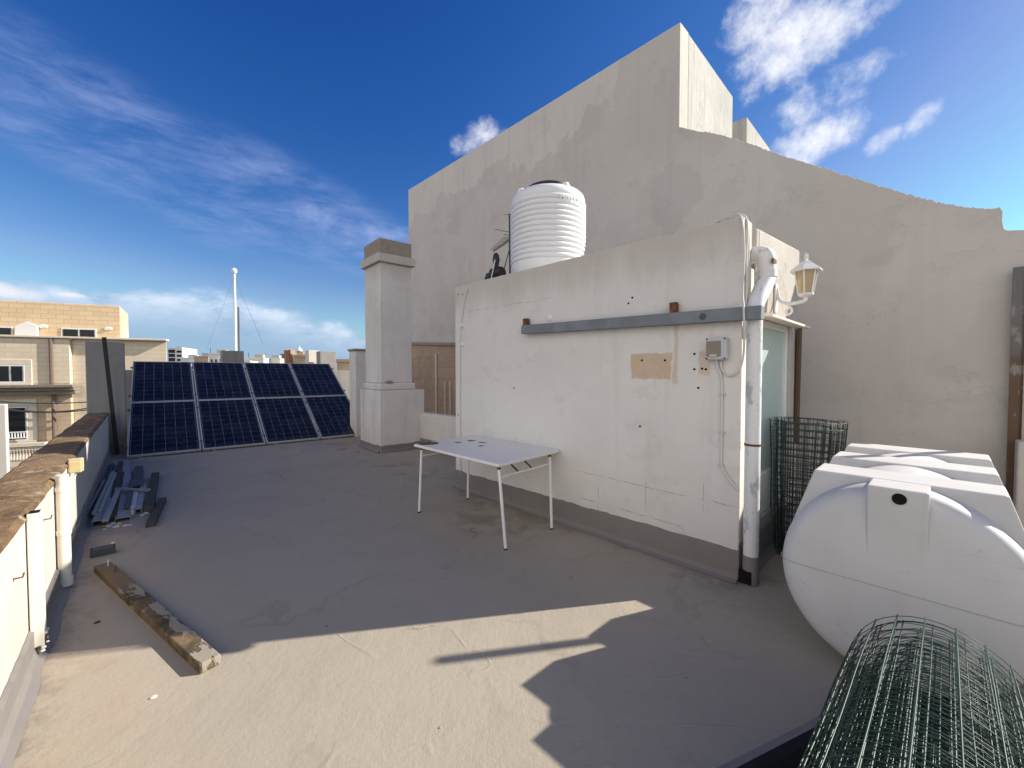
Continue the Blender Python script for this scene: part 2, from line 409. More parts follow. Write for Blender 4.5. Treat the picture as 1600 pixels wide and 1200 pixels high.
    M['yellowbox'] = plain('yellowed_box', (.52, .42, .22), .6, .3, 0, .12, 14, .2)
    M['white_metal'] = plain('white_enamel', (.74, .74, .73), .42, .4, 0, .06, 14)
    m = Mat('frosted_glass', .32, .5)
    m.color(m.mix(m.noise(2, 3), (.42, .52, .475), (.48, .57, .53))); M['frosted'] = m.m
    M['doorwhite'] = plain('white_door_paint', (.74, .73, .71), .5, .35, 0, .06, 12)
    M['canopy'] = plain('door_canopy', (.72, .62, .52), .7, .3, 0, .1, 12, .2)
    m = Mat('amber_lamp_glass', .2, .5)
    m.color(m.mix(m.noise(9, 4), (.55, .42, .22), (.66, .55, .36))); m.b.inputs['Transmission Weight'].default_value = .35; M['amber'] = m.m
    m = Mat('green_pvc_wire', .38, .45)
    m.color(m.mix(m.noise(14, 4), (.006, .028, .02), (.016, .055, .042))); M['wire'] = m.m
    M['oldwire'] = plain('faded_green_wire', (.03, .05, .042), .5, .4, 0, .4, 12)
    m = Mat('silicon_cells', .22, .25)
    x, y, z = m.xyz(m.obj())
    def line(v, pitch, w):
        f = m.math('FRACT', m.math('ADD', m.math('DIVIDE', v, pitch), 100.5))
        return m.step(m.math('ABSOLUTE', m.math('SUBTRACT', f, .5)), .5 - w, .5 - w * .4)
    def cl(v, pitch, w):
        f = m.math('FRACT', m.math('ADD', m.math('DIVIDE', v, pitch), 100.0))
        return m.step(m.math('ABSOLUTE', m.math('SUBTRACT', f, .5)), .5 - w, .5 - w * .5)
    pitch = .158
    vx = cl(x, pitch, .016); vy = line(y, pitch, .012)
    bus = cl(m.math('ADD', x, pitch / 3), pitch / 3, .022)
    cell = m.vor(38, vec=m.obj())
    c = m.mix(cell, (.005, .0055, .009), (.010, .011, .018))
    c = m.mix(m.math('MULTIPLY', bus, .30), c, (.12, .125, .15))
    c = m.mix(m.math('MULTIPLY', m.math('MAXIMUM', vx, m.math('MULTIPLY', vy, .8)), .8), c, (.34, .35, .40))
    c = m.mix(m.math('MULTIPLY', m.step(m.noise(2.2, 6, vec=m.obj(), rough=.65), .4, .75), .16), c, (.12, .115, .11)); c = m.mix(m.math('MULTIPLY', m.step(y, -.72, -.82), .25), c, (.16, .15, .135)); m.color(c); m.rough(m.math('ADD', .14, m.math('MULTIPLY', m.noise(3, 3, vec=m.obj()), .25))); M['cells'] = m.m
    # timber
    m = Mat('grey_timber', .9, .15)
    c = m.mix(m.noise(3, 6, vec=m.map(m.obj(), (14, 1, 14)), rough=.7), (.055, .048, .042), (.13, .115, .10)); m.color(c)
    m.bump(m.noise(6, 6, vec=m.map(m.obj(), (14, 1, 14))), .6, .008); M['timber'] = m.m
    m = Mat('brown_board', .85, .2)
    m.color(m.mix(m.noise(3, 6, vec=m.map(m.pos(), (9, 9, 1)), rough=.7), (.085, .05, .03), (.16, .10, .06))); m.bump(m.noise(20, 5), .4, .005); M['board'] = m.m
    m = Mat('mortar_caked_beam', .92, .12)
    y = m.xyz(m.obj())[1]
    wood = m.mix(m.noise(4, 6, vec=m.map(m.obj(), (20, 1.5, 20)), rough=.7), (.15, .10, .06), (.25, .175, .11))
    dirt = m.mix(m.step(m.noise(9, 6, vec=m.obj(), rough=.7), .38, .6), wood, (.085, .07, .045))
    mort = m.math('MULTIPLY', m.step(m.noise(4.2, 6, vec=m.map(m.obj(), (2.2, .9, 1)), rough=.6), .515, .56), m.step(y, .42, .3))
    c = m.mix(mort, m.mix(m.step(y, .42, .3), wood, dirt), (.30, .265, .21)); m.color(c)
    m.bump(m.math('ADD', m.noise(22, 6, vec=m.obj()), m.math('MULTIPLY', mort, 1.2)), .7, .008); M['mortarbeam'] = m.m
    M['sheet'] = plain('black_sheeting', (.022, .022, .024), .9, .15, 0, .3, 30, .5)
    M['pebble'] = plain('pale_chips', (.62, .58, .52), .9, .1)
    # city stone
    def ashlar(name, c1, c2, mort, e, rh=.29):
        m = Mat(name, .92, .12); p = m.pos()
        br = m.N.new('ShaderNodeTexBrick'); m.L.new(m.comb(m.dot(p, (*e, 0)), m.xyz(p)[2], 0.0), br.inputs['Vector'])
        br.inputs['Scale'].default_value = 1; br.inputs['Brick Width'].default_value = .72; br.inputs['Row Height'].default_value = rh
        br.inputs['Mortar Size'].default_value = .013; br.inputs['Color1'].default_value = (*c1, 1); br.inputs['Color2'].default_value = (*c2, 1)
        br.inputs['Mortar'].default_value = (*mort, 1)
        c = m.mix(m.math('MULTIPLY', m.step(m.noise(1.5, 6, rough=.65), .5, .75), .35), br.outputs['Color'], tuple(x * .75 for x in c2))
        m.color(c); m.bump(m.noise(12, 5), .3, .02); return m.m
    M['ash_up'] = ashlar('honey_ashlar', (.72, .55, .36), (.66, .485, .30), (.48, .35, .23), BE2)
    M['ash_low'] = ashlar('pale_ashlar', (.70, .585, .44), (.66, .545, .40), (.54, .45, .35), BE2, .27)
    M['ash_tan'] = ashlar('tan_ashlar', (.60, .46, .325), (.55, .41, .28), (.44, .32, .215), BE2)
    M['trim'] = plain('limestone_trim', (.66, .57, .46), .9, .1, 0, .12, 4, .2)
    M['trimdark'] = plain('dark_limestone', (.22, .185, .15), .95, .1, 0, .35, 4, .3)  # darker limestone tone for the whole cornice
    M['cream'] = plain('cream_wall', (.62, .58, .50), .9, .1, 0, .1, 1)
    M['white_house'] = plain('white_house_wall', (.72, .71, .69), .9, .1, 0, .06, .6)
    M['sand_house'] = plain('sandstone_house_wall', (.46, .36, .25), .9, .1, 0, .18, .8)
    M['church'] = plain('church_stone', (.36, .23, .15), .95, .1, 0, .25, .6)
    M['grey_house'] = plain('grey_house_wall', (.40, .41, .43), .9, .1, 0, .08, .5)
    M['pane'] = plain('dark_window_glass', (.012, .013, .016), .15, .3, 0, .2, 1)
    M['frame'] = plain('white_window_frame', (.72, .71, .69), .5, .3)
    M['ground'] = plain('street_ground', (.16, .145, .13), .95, .1, 0, .3, .15)
    M['asphalt'] = plain('asphalt', (.05, .05, .052), .95, .1, 0, .2, 2)
    M['roofing'] = plain('far_roof_screed', (.40, .37, .33), .95, .1, 0, .15, .4)

# surveyed anchor points
N0 = 6.0                                       # party wall plane: N2 . p = N0
def PW(px, py, n=N0): return PL(px, py, N2 * n, N2)
B2 = G(1153, 908).xy; A2 = (B2 - W2 * ((B2 - G(715, 760).xy).length))
BP = AT(187, 478, 28.0); BE2 = v2(.914, .405).normalized(); BN2 = v2(BE2.y, -BE2.x)   # building across the street
setup_materials()

# ------------------------------------------------------------------ setting
def roofpt(a, b): return U2 * a + P2 * b       # a across from the parapet, b along it
fl = MB(); fl.prism([roofpt(-.46, -4), roofpt(9, -4), roofpt(9, 13.2), roofpt(-.46, 13.2)], -.3, 0)
tag(fl.build('terrace_floor', M['floor']), kind='structure')
tag(MB().prism([v2(-900, -300), v2(900, -300), v2(900, 2500), v2(-900, 2500)], -9.2, -9).build('ground', M['ground']), kind='structure')
st0 = BP.xy + BN2 * 6.2
tag(MB().prism([st0 - BE2 * 60 - BN2 * 3, st0 + BE2 * 60 - BN2 * 3, st0 + BE2 * 60 + BN2 * 4, st0 - BE2 * 60 + BN2 * 4], -8.99, -8.98).build('road', M['asphalt']), kind='structure')

# left parapet with worn capping
par = thing('parapet_wall', V3(roofpt(-.6, 3), 0), 'low whitewashed parapet wall with mossy brown stone top along the left', 'wall')
MB().prism([roofpt(-.463, -4), roofpt(-.463, 10.6), roofpt(-.75, 10.6), roofpt(-.75, -4)], -9, .735).build('wall_body', M['parapet'], par, bevel=.012)
mb = MB(); n = 110; rows = []
for k in range(n + 1):
    b = -4 + 14.58 * k / n
    off = lambda q: mnoise.noise(Vector((b * 2.3, q, 3))) * .012 + mnoise.noise(Vector((b * 9, q * 2, 1))) * .007
    rows.append([V3(roofpt(-.461 + off(0) * .5, b), .730), V3(roofpt(-.457 + off(1) * .6, b), .748 + off(2)), V3(roofpt(-.48 + off(1), b), .765 + off(3)),
                 V3(roofpt(-.6, b), .772 + off(4) * 1.3), V3(roofpt(-.735, b), .765 + off(5)), V3(roofpt(-.762 + off(6), b), .75), V3(roofpt(-.762 + off(6), b), .728)])
for k in range(n):
    for j in range(6): mb.poly([rows[k][j], rows[k][j + 1], rows[k + 1][j + 1], rows[k + 1][j]])
mb.poly(rows[0]); mb.poly(list(reversed(rows[-1])))
import bmesh
o = mb.build('capping', M['capping'], par)
b_ = bmesh.new(); b_.from_mesh(o.data); bmesh.ops.remove_doubles(b_, verts=b_.verts, dist=1e-4); bmesh.ops.recalc_face_normals(b_, faces=b_.faces); b_.to_mesh(o.data); b_.free()

def skirting(p0, p1, nrm, h, parent, seed=0, t=.014, amp=.012, name='skirting'):
    """membrane turned up the wall foot: coved toe, brushed uneven top edge"""
    p0 = Vector(p0); p1 = Vector(p1); L = (p1 - p0).length; n = max(4, int(L / .05)); d = (p1 - p0) / n
    mb = MB(); rws = []
    for k in range(n + 1):
        q = p0 + d * k
        e = h + mnoise.noise(Vector((k * .23, seed, 0))) * amp * 1.6 + mnoise.noise(Vector((k * .9, seed, 5))) * amp
        toe = .05 + mnoise.noise(Vector((k * .15, seed, 9))) * .02
        rws.append([V3(q + nrm * .002, e), V3(q + nrm * t, e - .008), V3(q + nrm * t, .05), V3(q + nrm * (t + toe * .35), .018), V3(q + nrm * (t + toe), .004)])
    for k in range(n):
        for j in range(4): mb.poly([rws[k][j], rws[k][j + 1], rws[k + 1][j + 1], rws[k + 1][j]])
    return mb.build(name, M['skirt'], parent, smooth='auto', fixn=True)
skirting(roofpt(-.463, -3), roofpt(-.463, 10.6), U2, .15, par, 3, .02)

# grey pillar closing the parapet, dark steel post in front
pil = thing('pillar', V3(roofpt(-.49, 10.8), 0), 'grey rendered square pillar at the far end of the left parapet', 'pillar')
MB().prism([roofpt(-.745, 10.605), roofpt(-.235, 10.605), roofpt(-.235, 11.0), roofpt(-.745, 11.0)], -.2, 2.06).build('shaft', M['greyrender'], pil, bevel=.015)
skirting(roofpt(-.44, 10.605), roofpt(-.235, 10.605), -P2, .14, pil, 8)
a_ = AT(162.5, 527, 7.35); b0 = V3(roofpt(-.36, 10.5), 0)
tag(MB().bar(b0, a_, .058, .045, up=(*P2, 0)).build('steel_post', M['darkstone'] and plain('blackened_steel', (.035, .034, .033), .6, .4, .3)), 'dark leaning steel post in front of the grey pillar', 'post')

# far wall behind the panels
fb = 13.2
far = thing('boundary_wall', V3(roofpt(3, fb), 0), 'grey rendered boundary wall behind the row of solar panels', 'wall')
MB().prism([roofpt(-.75, fb), roofpt(8.2, fb), roofpt(8.2, fb + .25), roofpt(-.75, fb + .25)], -.2, 1.56).build('wall_body', M['greyrender'], far, bevel=.015)
def farpillar(px0, px1, py, label, mat='greyrender', db=0.02, dep=.36):
    p0 = PL(px0, py, roofpt(0, fb - db), P2); p1 = PL(px1, py, roofpt(0, fb - db), P2); h = (p0.z + p1.z) / 2
    o = MB().prism([p0.xy, p1.xy, p1.xy + P2 * dep, p0.xy + P2 * dep], -.05, h).build('wall_pillar', M[mat], bevel=.012)
    return tag(o, label, 'pillar')
farpillar(347, 381, 548, 'squat grey wall pillar under the white flagpole')
farpillar(500, 525, 549, 'grey wall pillar right of the solar panels', db=.03)
farpillar(482, 499, 547.5, 'cream wall pillar joined to the grey pillar by the fourth panel', 'cream', db=-.6)

# party wall of the taller neighbour and the blocks behind it
Lp = PW(638, 298); Kp = PW(1063, 32)
HB = (Lp.z + Kp.z) / 2
blk = thing('neighbour_building', V3(Kp.xy, 0), 'tall grey rendered neighbouring building with a long patched blank wall', 'building')
prof = [V3(Lp.xy, -.2), V3(Lp.xy, HB), V3(Kp.xy, HB)]
top = [(1060, 198), (1078, 202), (1100, 206), (1125, 210), (1150, 217), (1175, 225), (1200, 235), (1225, 244), (1250, 251), (1290, 263), (1320, 273), (1350, 283), (1400, 298), (1450, 312), (1500, 322), (1530, 325), (1558, 326)]
for i, ((x0, y0), (x1, y1)) in enumerate(zip(top, top[1:])):
    for k in range(14):
        f = k / 14; x = x0 + (x1 - x0) * f; y = y0 + (y1 - y0) * f
        p = PW(x, y)
        p.z += (mnoise.noise(Vector((x * .05, 1, 0))) * .016 + mnoise.noise(Vector((x * .21, 2, 0))) * .020 + mnoise.noise(Vector((x * .73, 5, 0))) * .016) * (1 if i > 0 else .3)
        if i == 0 and k == 0: p.x, p.y = Kp.x, Kp.y
        prof.append(p)
for (x, y) in ((1562, 323), (1567, 330), (1566, 345), (1569, 358), (1575, 360), (1620, 358), (1650, 356), (1652, 420), (1720, 424)): prof.append(PW(x, y))
e_ = PW(1720, 420); prof += [V3(e_.xy, -.2)]
WS = prof
o = MB().extrude(prof, N3 * .28).build('party_wall', M['wall'], blk)
mm = o.modifiers.new('b', 'BEVEL'); mm.width = .008; mm.segments = 2; mm.limit_method = 'ANGLE'; mm.angle_limit = R(60)
GD = v2(.707, .707)
R1 = AT(1147, 152, 7.75)
L1 = (R1.xy - Kp.xy).length
dn = N2 * .281
MB().prism([Lp.xy + dn, Kp.xy + dn, Kp.xy + GD * L1, Lp.xy + GD * L1], -9, HB - .002).build('upper_block', M['gable'], blk, bevel=.02)
K2 = AT(1167, 180, 8.35).xy
MB().prism([K2 - W2 * 3.2, K2, K2 + GD * 6, K2 - W2 * 3.2 + GD * 6], -9, HB).build('rear_block', M['gable'], blk, bevel=.02)
# bare stone at the foot, dark ledge over it
s0 = PW(640, 537); s1 = PW(735, 537)
MB().extrude([V3(s0.xy, 0), V3(s1.xy, 0), V3(s1.xy, s1.z - .02), V3(s0.xy, s0.z - .02)], -N3 * .012).build('bare_stone', M['stone'], blk)
lb = MB(); lb.bar(PW(636, 536.5, N0 - .03), PW(735, 538, N0 - .03), .07, .07); lb.build('drip_ledge', M['darkstone'], blk)
for px, y0, y1, r in ((681, 552, 660, .017), (695, 596, 660, .013), (703, 596, 660, .013)):
    tag(MB().tube([PW(px, y0, N0 - .06), PW(px + .5, y1, N0 - .06)], r, 8).build('conduit_pipe', M['cream_pipe']), {681: 'long thin white pipe running up the bare brown stone behind low wall', 695: 'left of two short thin pipes on the bare brown stone', 703: 'right of two short thin pipes on bare stone beside stair house'}[px], 'pipe', 'pipes on bare stone')
# low wall between chimney and stair house
lw0 = PL(640, 646, N2 * 4.4, N2); lw1 = PL(745, 660, N2 * 4.4, N2)
lw = thing('low_wall', V3(lw0.xy, 0), 'low pale wall between the chimney and the stair house', 'wall')
MB().prism([lw0.xy, lw1.xy, lw1.xy + N2 * .18, lw0.xy + N2 * .18], 0, .7).build('wall_body', M['chimney'], lw, bevel=.02)
skirting(lw0.xy, lw1.xy, -N2, .2, lw, 5)
# rusty stanchion on the party wall at the right
p0 = PW(1583, 418, N0 - .09); p1 = PW(1605, 418, N0 - .09)
ps = thing('steel_stanchion', V3(p0.xy, 0), 'wide rusty brown steel post on the rendered wall at right edge', 'post')
MB().extrude([V3(p0.xy, 0), V3(p1.xy, 0), V3(p1.xy, p0.z), V3(p0.xy, p0.z)], N3 * .02).build('flange', M['post'], ps)
MB().extrude([V3(p0.xy + W2 * .06, 0), V3(p0.xy + W2 * .08, 0), V3(p0.xy + W2 * .08, p0.z), V3(p0.xy + W2 * .06, p0.z)], N3 * .085).build('web', M['post'], ps)
q0 = PW(1590, 690, N0 - .35)
o = MB().prism([q0.xy, q0.xy + W2 * 1.0, q0.xy + W2 * 1.0 + N2 * .2, q0.xy + N2 * .2], 0, q0.z).build('low_block_wall', M['parapet'], bevel=.015)
tag(o, 'low white wall beyond the rusty post at the right edge', 'wall')
# slim pole outside the right edge whose shadow crosses the floor
tag(MB().tube([(3.78, 2.93, 0), (3.78, 2.93, 2.48)], .033, 12).build('slim_pole', M['steel']), 'slim upright steel pole beyond the big white tank, throwing a bar shadow', 'pole')

# ------------------------------------------------------------------ stair house
SH = 2.60; SD = 1.62
C2 = B2 + N2 * SD; D2 = A2 + N2 * SD
SN2 = v2(W2.x, W2.y)                                # outward normal of the door side = along W
shed = thing('stair_house', V3((A2 + C2) / 2, 0), 'whitewashed stair house with a flat roof carrying the ribbed tank', 'building')
def SP(t, o=0.0): return B2 + N2 * t + W2 * o       # point on the door side
mb = MB()
mb.prism([A2, B2, B2 + N2 * .20, A2 + N2 * .20], 0, SH, ztop=[SH + .01, SH, SH, SH + .01])
mb.prism([A2 + N2 * .201, SP(.201, -.12), SP(.299, -.12), A2 + N2 * .299], 0, 2.5); mb.prism([SP(.201, -.119), SP(.201, -.01), SP(.299, -.01), SP(.299, -.119)], 0, 2.28)
zt = lambda t: SH - .03 + .07 * t
mb.prism([A2 + N2 * .30, SP(.30, -.27), SP(SD, -.27), D2], 0, 2.6, ztop=[zt(.2), zt(.2), zt(SD), zt(SD)])
mb.build('walls', M['shed'], shed, bevel=.012); mb = MB()
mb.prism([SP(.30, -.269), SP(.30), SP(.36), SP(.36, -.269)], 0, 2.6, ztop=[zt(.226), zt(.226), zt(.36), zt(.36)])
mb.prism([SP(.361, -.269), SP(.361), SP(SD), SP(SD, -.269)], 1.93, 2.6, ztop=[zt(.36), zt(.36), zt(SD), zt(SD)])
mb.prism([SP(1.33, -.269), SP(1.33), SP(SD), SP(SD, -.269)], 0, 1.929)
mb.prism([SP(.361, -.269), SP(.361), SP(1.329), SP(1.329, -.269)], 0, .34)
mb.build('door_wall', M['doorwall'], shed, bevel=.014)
skirting(A2, B2 + W2 * .002, -N2, .225, shed, 1, .014, .01)
skirting(SP(.0), SP(SD), W2, .27, shed, 2)
# worn arris and grit along the roof edge
mb = MB()
for k in range(70):
    q = A2 + (B2 - A2) * (k + random.random() * .8) / 70; r = random.uniform(.004, .016)
    mb.lathe([(0, 0), (r * .8, r * .2), (r, r * .6), (0, r)], V3(q + N2 * random.uniform(.01, .12), SH - .002 + .01 * (1 - k / 70)), 6)
tag(mb.build('roof_edge_grit', M['darkstone'], shed), kind='stuff')
door = MB().prism([SP(.42, -.045), SP(1.27, -.045), SP(1.27, -.07), SP(.42, -.07)], .67, 1.87).build('door_pane', M['frosted'], shed)
fr = MB()
fr.prism([SP(.362, -.02), SP(.42, -.02), SP(.42, -.16), SP(.362, -.16)], .341, 1.928); fr.prism([SP(1.27, -.02), SP(1.328, -.02), SP(1.328, -.16), SP(1.27, -.16)], .341, 1.928)
fr.prism([SP(.42, -.021), SP(1.27, -.021), SP(1.27, -.16), SP(.42, -.16)], 1.87, 1.928); fr.prism([SP(.42, -.021), SP(1.27, -.021), SP(1.27, -.16), SP(.42, -.16)], .341, .67)
fr.build('door_frame', M['doorwhite'], shed, bevel=.006)
cn = MB(); z0 = 1.95
cn.extrude([V3(SP(.16, .0), z0), V3(SP(.16, .15), z0 - .035), V3(SP(.16, .15), z0 - .055), V3(SP(.16, 0), z0 - .03)], N3 * 1.2); cn.build('door_canopy', M['canopy'], shed, bevel=.004)
# screw holes
for px, py in ((1003, 563), (1039, 563), (988, 465), (982, 474), (1085, 553), (1085, 577), (1097, 576), (1103, 577), (1091, 606), (803, 606), (1000, 666), (716, 460), (723, 460), (716, 648)):
    q = PL(px, py, A2 - N2 * .001, N2); MB().lathe([(0, .002), (.009, .002), (.009, -.004), (0, -.004)], q, 8, ax=-N3).build('screw_hole', M['dark_hole'], shed)
# rosette
def SF(px, py, out=0.0): return PL(px, py, A2 - N2 * out, N2)
rz = MB(); rz.lathe([(0, .014), (.015, .014), (.03, .008), (.034, 0), (0, 0)], SF(859, 497), 14, ax=-N3); rz.build('cable_rosette', M['doorwhite'], shed, smooth='auto')

# beam
bm = thing('steel_beam', SF(1000, 500, .05), 'long grey steel box beam fixed across the stair house wall', 'beam')
b0 = SF(818, 515.5, .045); b1 = SF(1192, 488.3, .045)
MB().bar(b0, b1, .075, .092).build('box_section', M['beam'], bm, bevel=.004)
for px, y0, y1 in ((822, 498, 512), (1053, 473, 492)):
    MB().bar(SF(px, y1, .04), SF(px, y0, .04), .05, .05, up=(*N2, 0)).build('rusty_lug', M['rust'], bm)
for px, py in ((1098, 494.5),):
    MB().lathe([(0, .012), (.012, .012), (.016, .004), (.026, .003), (.026, 0), (0, 0)], SF(px, py, .083), 10, ax=-N3).build('bolt', M['steel'], bm)

# downpipe at the corner
pc = B2 + N2 * .03 + W2 * .072; pr = .06
dp = thing('drain_pipe', V3(pc, 0), 'thick peeling white downpipe with an elbow at the stair house corner', 'pipe')
po = B2 + N2 * .235 + W2 * .085
path = [V3(pc, .2), V3(pc, 1.0), V3(pc, 1.86)] + smooth_path([V3(pc, 1.88), V3(pc, 1.97), V3(po, 2.17), V3(po, 2.23)], 2) + smooth_path([V3(po, 2.24), V3(po, 2.37), V3(po - W2 * .13, 2.37)], 3)
MB().tube(path, [.050 + .011 * min(1, max(0, (p.z - 1.9) / .25)) for p in path], 24).build('pipe_run', M['pipe'], dp, smooth='auto')
MB().tube([V3(pc, .01), V3(pc, .205)], .052, 24).build('painted_foot', M['skirt'], dp, smooth='auto')
for z, c, h in ((2.19, po, .05),):
    MB().tube([V3(c, z), V3(c, z + h)], pr + .007, 24).build('collar', M['pipe'], dp, smooth='auto')
MB().tube([V3(pc + (W2 - N2) * 0, .985), V3(pc, 1.0)], .053, 24).build('pipe_clip', M['rust'], dp, smooth='auto')
MB().box(V3(po + (-N2 * .4 + W2 * .9).normalized() * (pr + .0), 2.295), -N2 * .9 - W2 * .4 if False else V3(N2, 0), (0, 0, 1), V3(W2, 0), .04, .016, .006).build('rust_stain', M['rust'], dp)
ft = V3(pc - N2 * (.048 - .005) - W2 * .02, .055)
MB().box(ft, W3, Z3, N3, .04, .045, .012).build('open_foot', M['dark_hole'], dp)

# lantern on scroll bracket
lt = .80; lpos = SP(lt, .215)
lamp = thing('wall_lantern', V3(SP(lt), 2.1), 'white framed amber wall lantern on a scroll bracket above the door', 'lamp')
MB().box(V3(SP(lt, .008), 2.12), N3, Z3, W3, .035, .12, .008).build('wall_plate', M['pipe'], lamp, bevel=.006)
arm = smooth_path([V3(SP(lt, .01), 2.2), V3(SP(lt, .03), 2.09), V3(SP(lt, .1), 2.06), V3(SP(lt, .2), 2.07), V3(lpos, 2.08), V3(lpos, 2.12)], 3)
MB().tube(arm, .014, 8).build('bracket_arm', M['white_metal'], lamp, smooth='auto')
scr = smooth_path([V3(SP(lt, .1), 2.05), V3(SP(lt, .13), 2.0), V3(SP(lt, .1), 1.97), V3(SP(lt, .075), 2.0), V3(SP(lt, .095), 2.02)], 3)
MB().tube(scr, .009, 8).build('bracket_scroll', M['white_metal'], lamp, smooth='auto')
mb = MB(); zb = 2.12; ztp = 2.31; rb, rt_ = .05, .08
mb.lathe([(0, -.012), (.035, -.012), (rb + .008, 0), (rb + .008, .012), (0, .012)], V3(lpos, zb), 6)
for j in range(6):
    a = 2 * math.pi * j / 6; d = v2(math.cos(a), math.sin(a))
    e1 = Vector((0, 0, 1)).orthogonal().normalized()
    d = (e1.xy * math.cos(a) + Vector((0, 0, 1)).cross(e1).xy * math.sin(a))
    mb.tube([V3(lpos + d * rb, zb), V3(lpos + d * rt_, ztp)], .006, 6)
mb.build('lantern_frame', M['white_metal'], lamp)
MB().lathe([(0, .012), (rb - .003, .012), (rt_ - .005, ztp - zb), (0, ztp - zb)], V3(lpos, zb), 6).build('lantern_glass', M['amber'], lamp)
MB().lathe([(0, 0), (rt_ + .035, -.004), (rt_ + .036, .006), (.055, .055), (.036, .075), (.02, .085), (0.011, .09), (.011, .1), (.019, .11), (.011, .12), (.016, .13), (0.0, .15)], V3(lpos, ztp), 6).build('lantern_roof', M['white_metal'], lamp)

# brown board at the back corner of the door side
q0 = SP(1.53, .02)
tag(MB().bar(V3(q0, .82), V3(q0 + W2 * .01, 1.93), .09, .022, up=(*W2, 0)).build('door_board', M['board']), 'brown wooden board upright behind the door, above the standing wire roll', 'board')

# breaker box
bx = thing('breaker_box', SF(1121, 545), 'small grey electrical box with smoked cover on the stair house wall', 'electrical box')
c = SF(1121, 545, .035); hw = (SF(1137, 545) - SF(1105, 545)).length / 2; hh = (SF(1121, 528).z - SF(1121, 562).z) / 2
MB().box(c, W3, Z3, N3, hw, hh, .035).build('enclosure', M['greybox'], bx, bevel=.008)
MB().box(c - N3 * .038 - W3 * hw * .2, W3, Z3, N3, hw * .68, hh * .68, .006).build('smoked_cover', M['smoked'], bx, bevel=.004)
MB().box(c - N3 * .046 - W3 * hw * .2 - Z3 * hh * .62, W3, Z3, N3, hw * .35, hh * .1, .004).build('cover_latch', M['greybox'], bx)
for sx in (-1, 1):
    for sz in (-1, 1):
        MB().lathe([(0, .003), (.006, .003), (.006, -.003), (0, -.003)], c - N3 * .036 + W3 * hw * .86 * sx + Z3 * hh * .88 * sz, 8, ax=-N3).build('screw', M['dark_hole'], bx)

# cables on the wall
def wire(name, pts, r, mat, label, cat='cable', group=None):
    o = MB().tube(smooth_path(pts, 2), r, 7).build(name, M[mat], smooth=True); return tag(o, label, cat, group)
wire('cable_conduit', [SF(1119, 562, .03), SF(1121, 572, .012), SF(1127, 585, .012), SF(1128.5, 610, .012), SF(1127.5, 660, .012), SF(1127, 710, .012), SF(1126.5, 726, .012), SF(1134, 742, .012), SF(1146, 757, .012), SF(1154.5, 767, .014)], .009, 'cable', 'pale conduit dropping from the grey electrical box down the wall')
for px, py in ((1128.5, 616), (1127.5, 676), (1126.5, 727)):
    MB().box(SF(px, py, .012), W3, Z3, N3, .02, .006, .013).build('conduit_clip', M['greybox'], bx)
top_r = SF(1163, 343, .012)
wire('corner_cable', [SF(1126, 563, .02), SF(1127, 578, .012), SF(1135, 587, .015), SF(1148, 586, .02), SF(1159, 572, .02), SF(1163, 545, .016), SF(1162.5, 500, .1), SF(1162, 480, .1), SF(1160, 460, .02), SF(1163, 400, .014), SF(1162, 360, .014), V3((B2 + N2 * .0 - W2 * .02), SH + .03), V3(B2 + N2 * .1 - W2 * .12, SH + .03), V3(B2 + N2 * .1 - W2 * .35, SH + .012)], .0075, 'cable', 'pale cable looping from the electrical box up the wall corner')
wire('roof_cable', [V3(SP(.03, .012), 1.9), V3(SP(.05, .014), 2.1), V3(SP(.03, .012), 2.35), V3(SP(.055, .014), 2.5), V3(SP(.05, .0), SH + .035), V3(SP(.1, -.15), SH + .05), V3(SP(.12, -.4), SH + .012), V3(SP(.2, -.7), SH)], .008, 'cable', 'twin pale cable hanging down the sunlit edge of stair house')
wire('side_cable', [V3(SP(.075, .012), 1.95), V3(SP(.06, .014), 2.2), V3(SP(.085, .014), 2.4), V3(SP(.06, .014), 2.54), V3(SP(.07, -.005), SH + .02), V3(SP(.11, -.25), SH + .014)], .006, 'cable', 'thinner pale cable right of the twin cable on the edge')
wire('wall_wire', [SF(731, 452, .01), SF(726, 470, .012), SF(721, 500, .014), SF(719.5, 520, .02), SF(719, 560, .012), SF(719, 650, .012), SF(720, 742, .012)], .004, 'greybox', 'thin wire running down the far left edge of stair house')
for px, py, lb in ((723, 509, 'upper round white insulator by the thin wire'), (723, 538, 'lower round white insulator by the thin wire')):
    tag(MB().lathe([(0, .035), (.012, .035), (.014, .02), (.024, .018), (.026, 0), (0, 0)], SF(px, py), 12, ax=-N3).build('insulator', M['doorwhite'], smooth='auto'), lb, 'insulator', 'insulators on the stair house')

# ------------------------------------------------------------------ things on the stair house roof
tc = Vector((.432, 5.06, SH))
rt = thing('roof_water_tank', tc, 'white ribbed round water tank with black lid on the stair house roof', 'water tank')
prof = [(0, 0), (.39, 0), (.425, .025), (.437, .10), (.44, .175)]
z = .18
for k in range(12):
    prof += [(.430, z), (.4425, z + .006), (.449, z + .014), (.4525, z + .029), (.449, z + .044), (.4425, z + .052), (.430, z + .0575)]; z += .0585
prof += [(.436, z + .01), (.44, z + .04), (.428, z + .08), (.395, z + .112), (.33, z + .13), (.245, z + .14), (.235, z + .145), (.235, z + .17), (0, z + .17)]
ZT = z - .03
MB().lathe(prof, tc, 72).build('tank_shell', M['white_tank'], rt, smooth='auto')
MB().lathe([(0, ZT + .18), (.25, ZT + .18), (.255, ZT + .19), (.255, ZT + .235), (.245, ZT + .245), (.12, ZT + .262), (0, ZT + .266)], tc, 40).build('lid', M['black'], rt, smooth='auto')
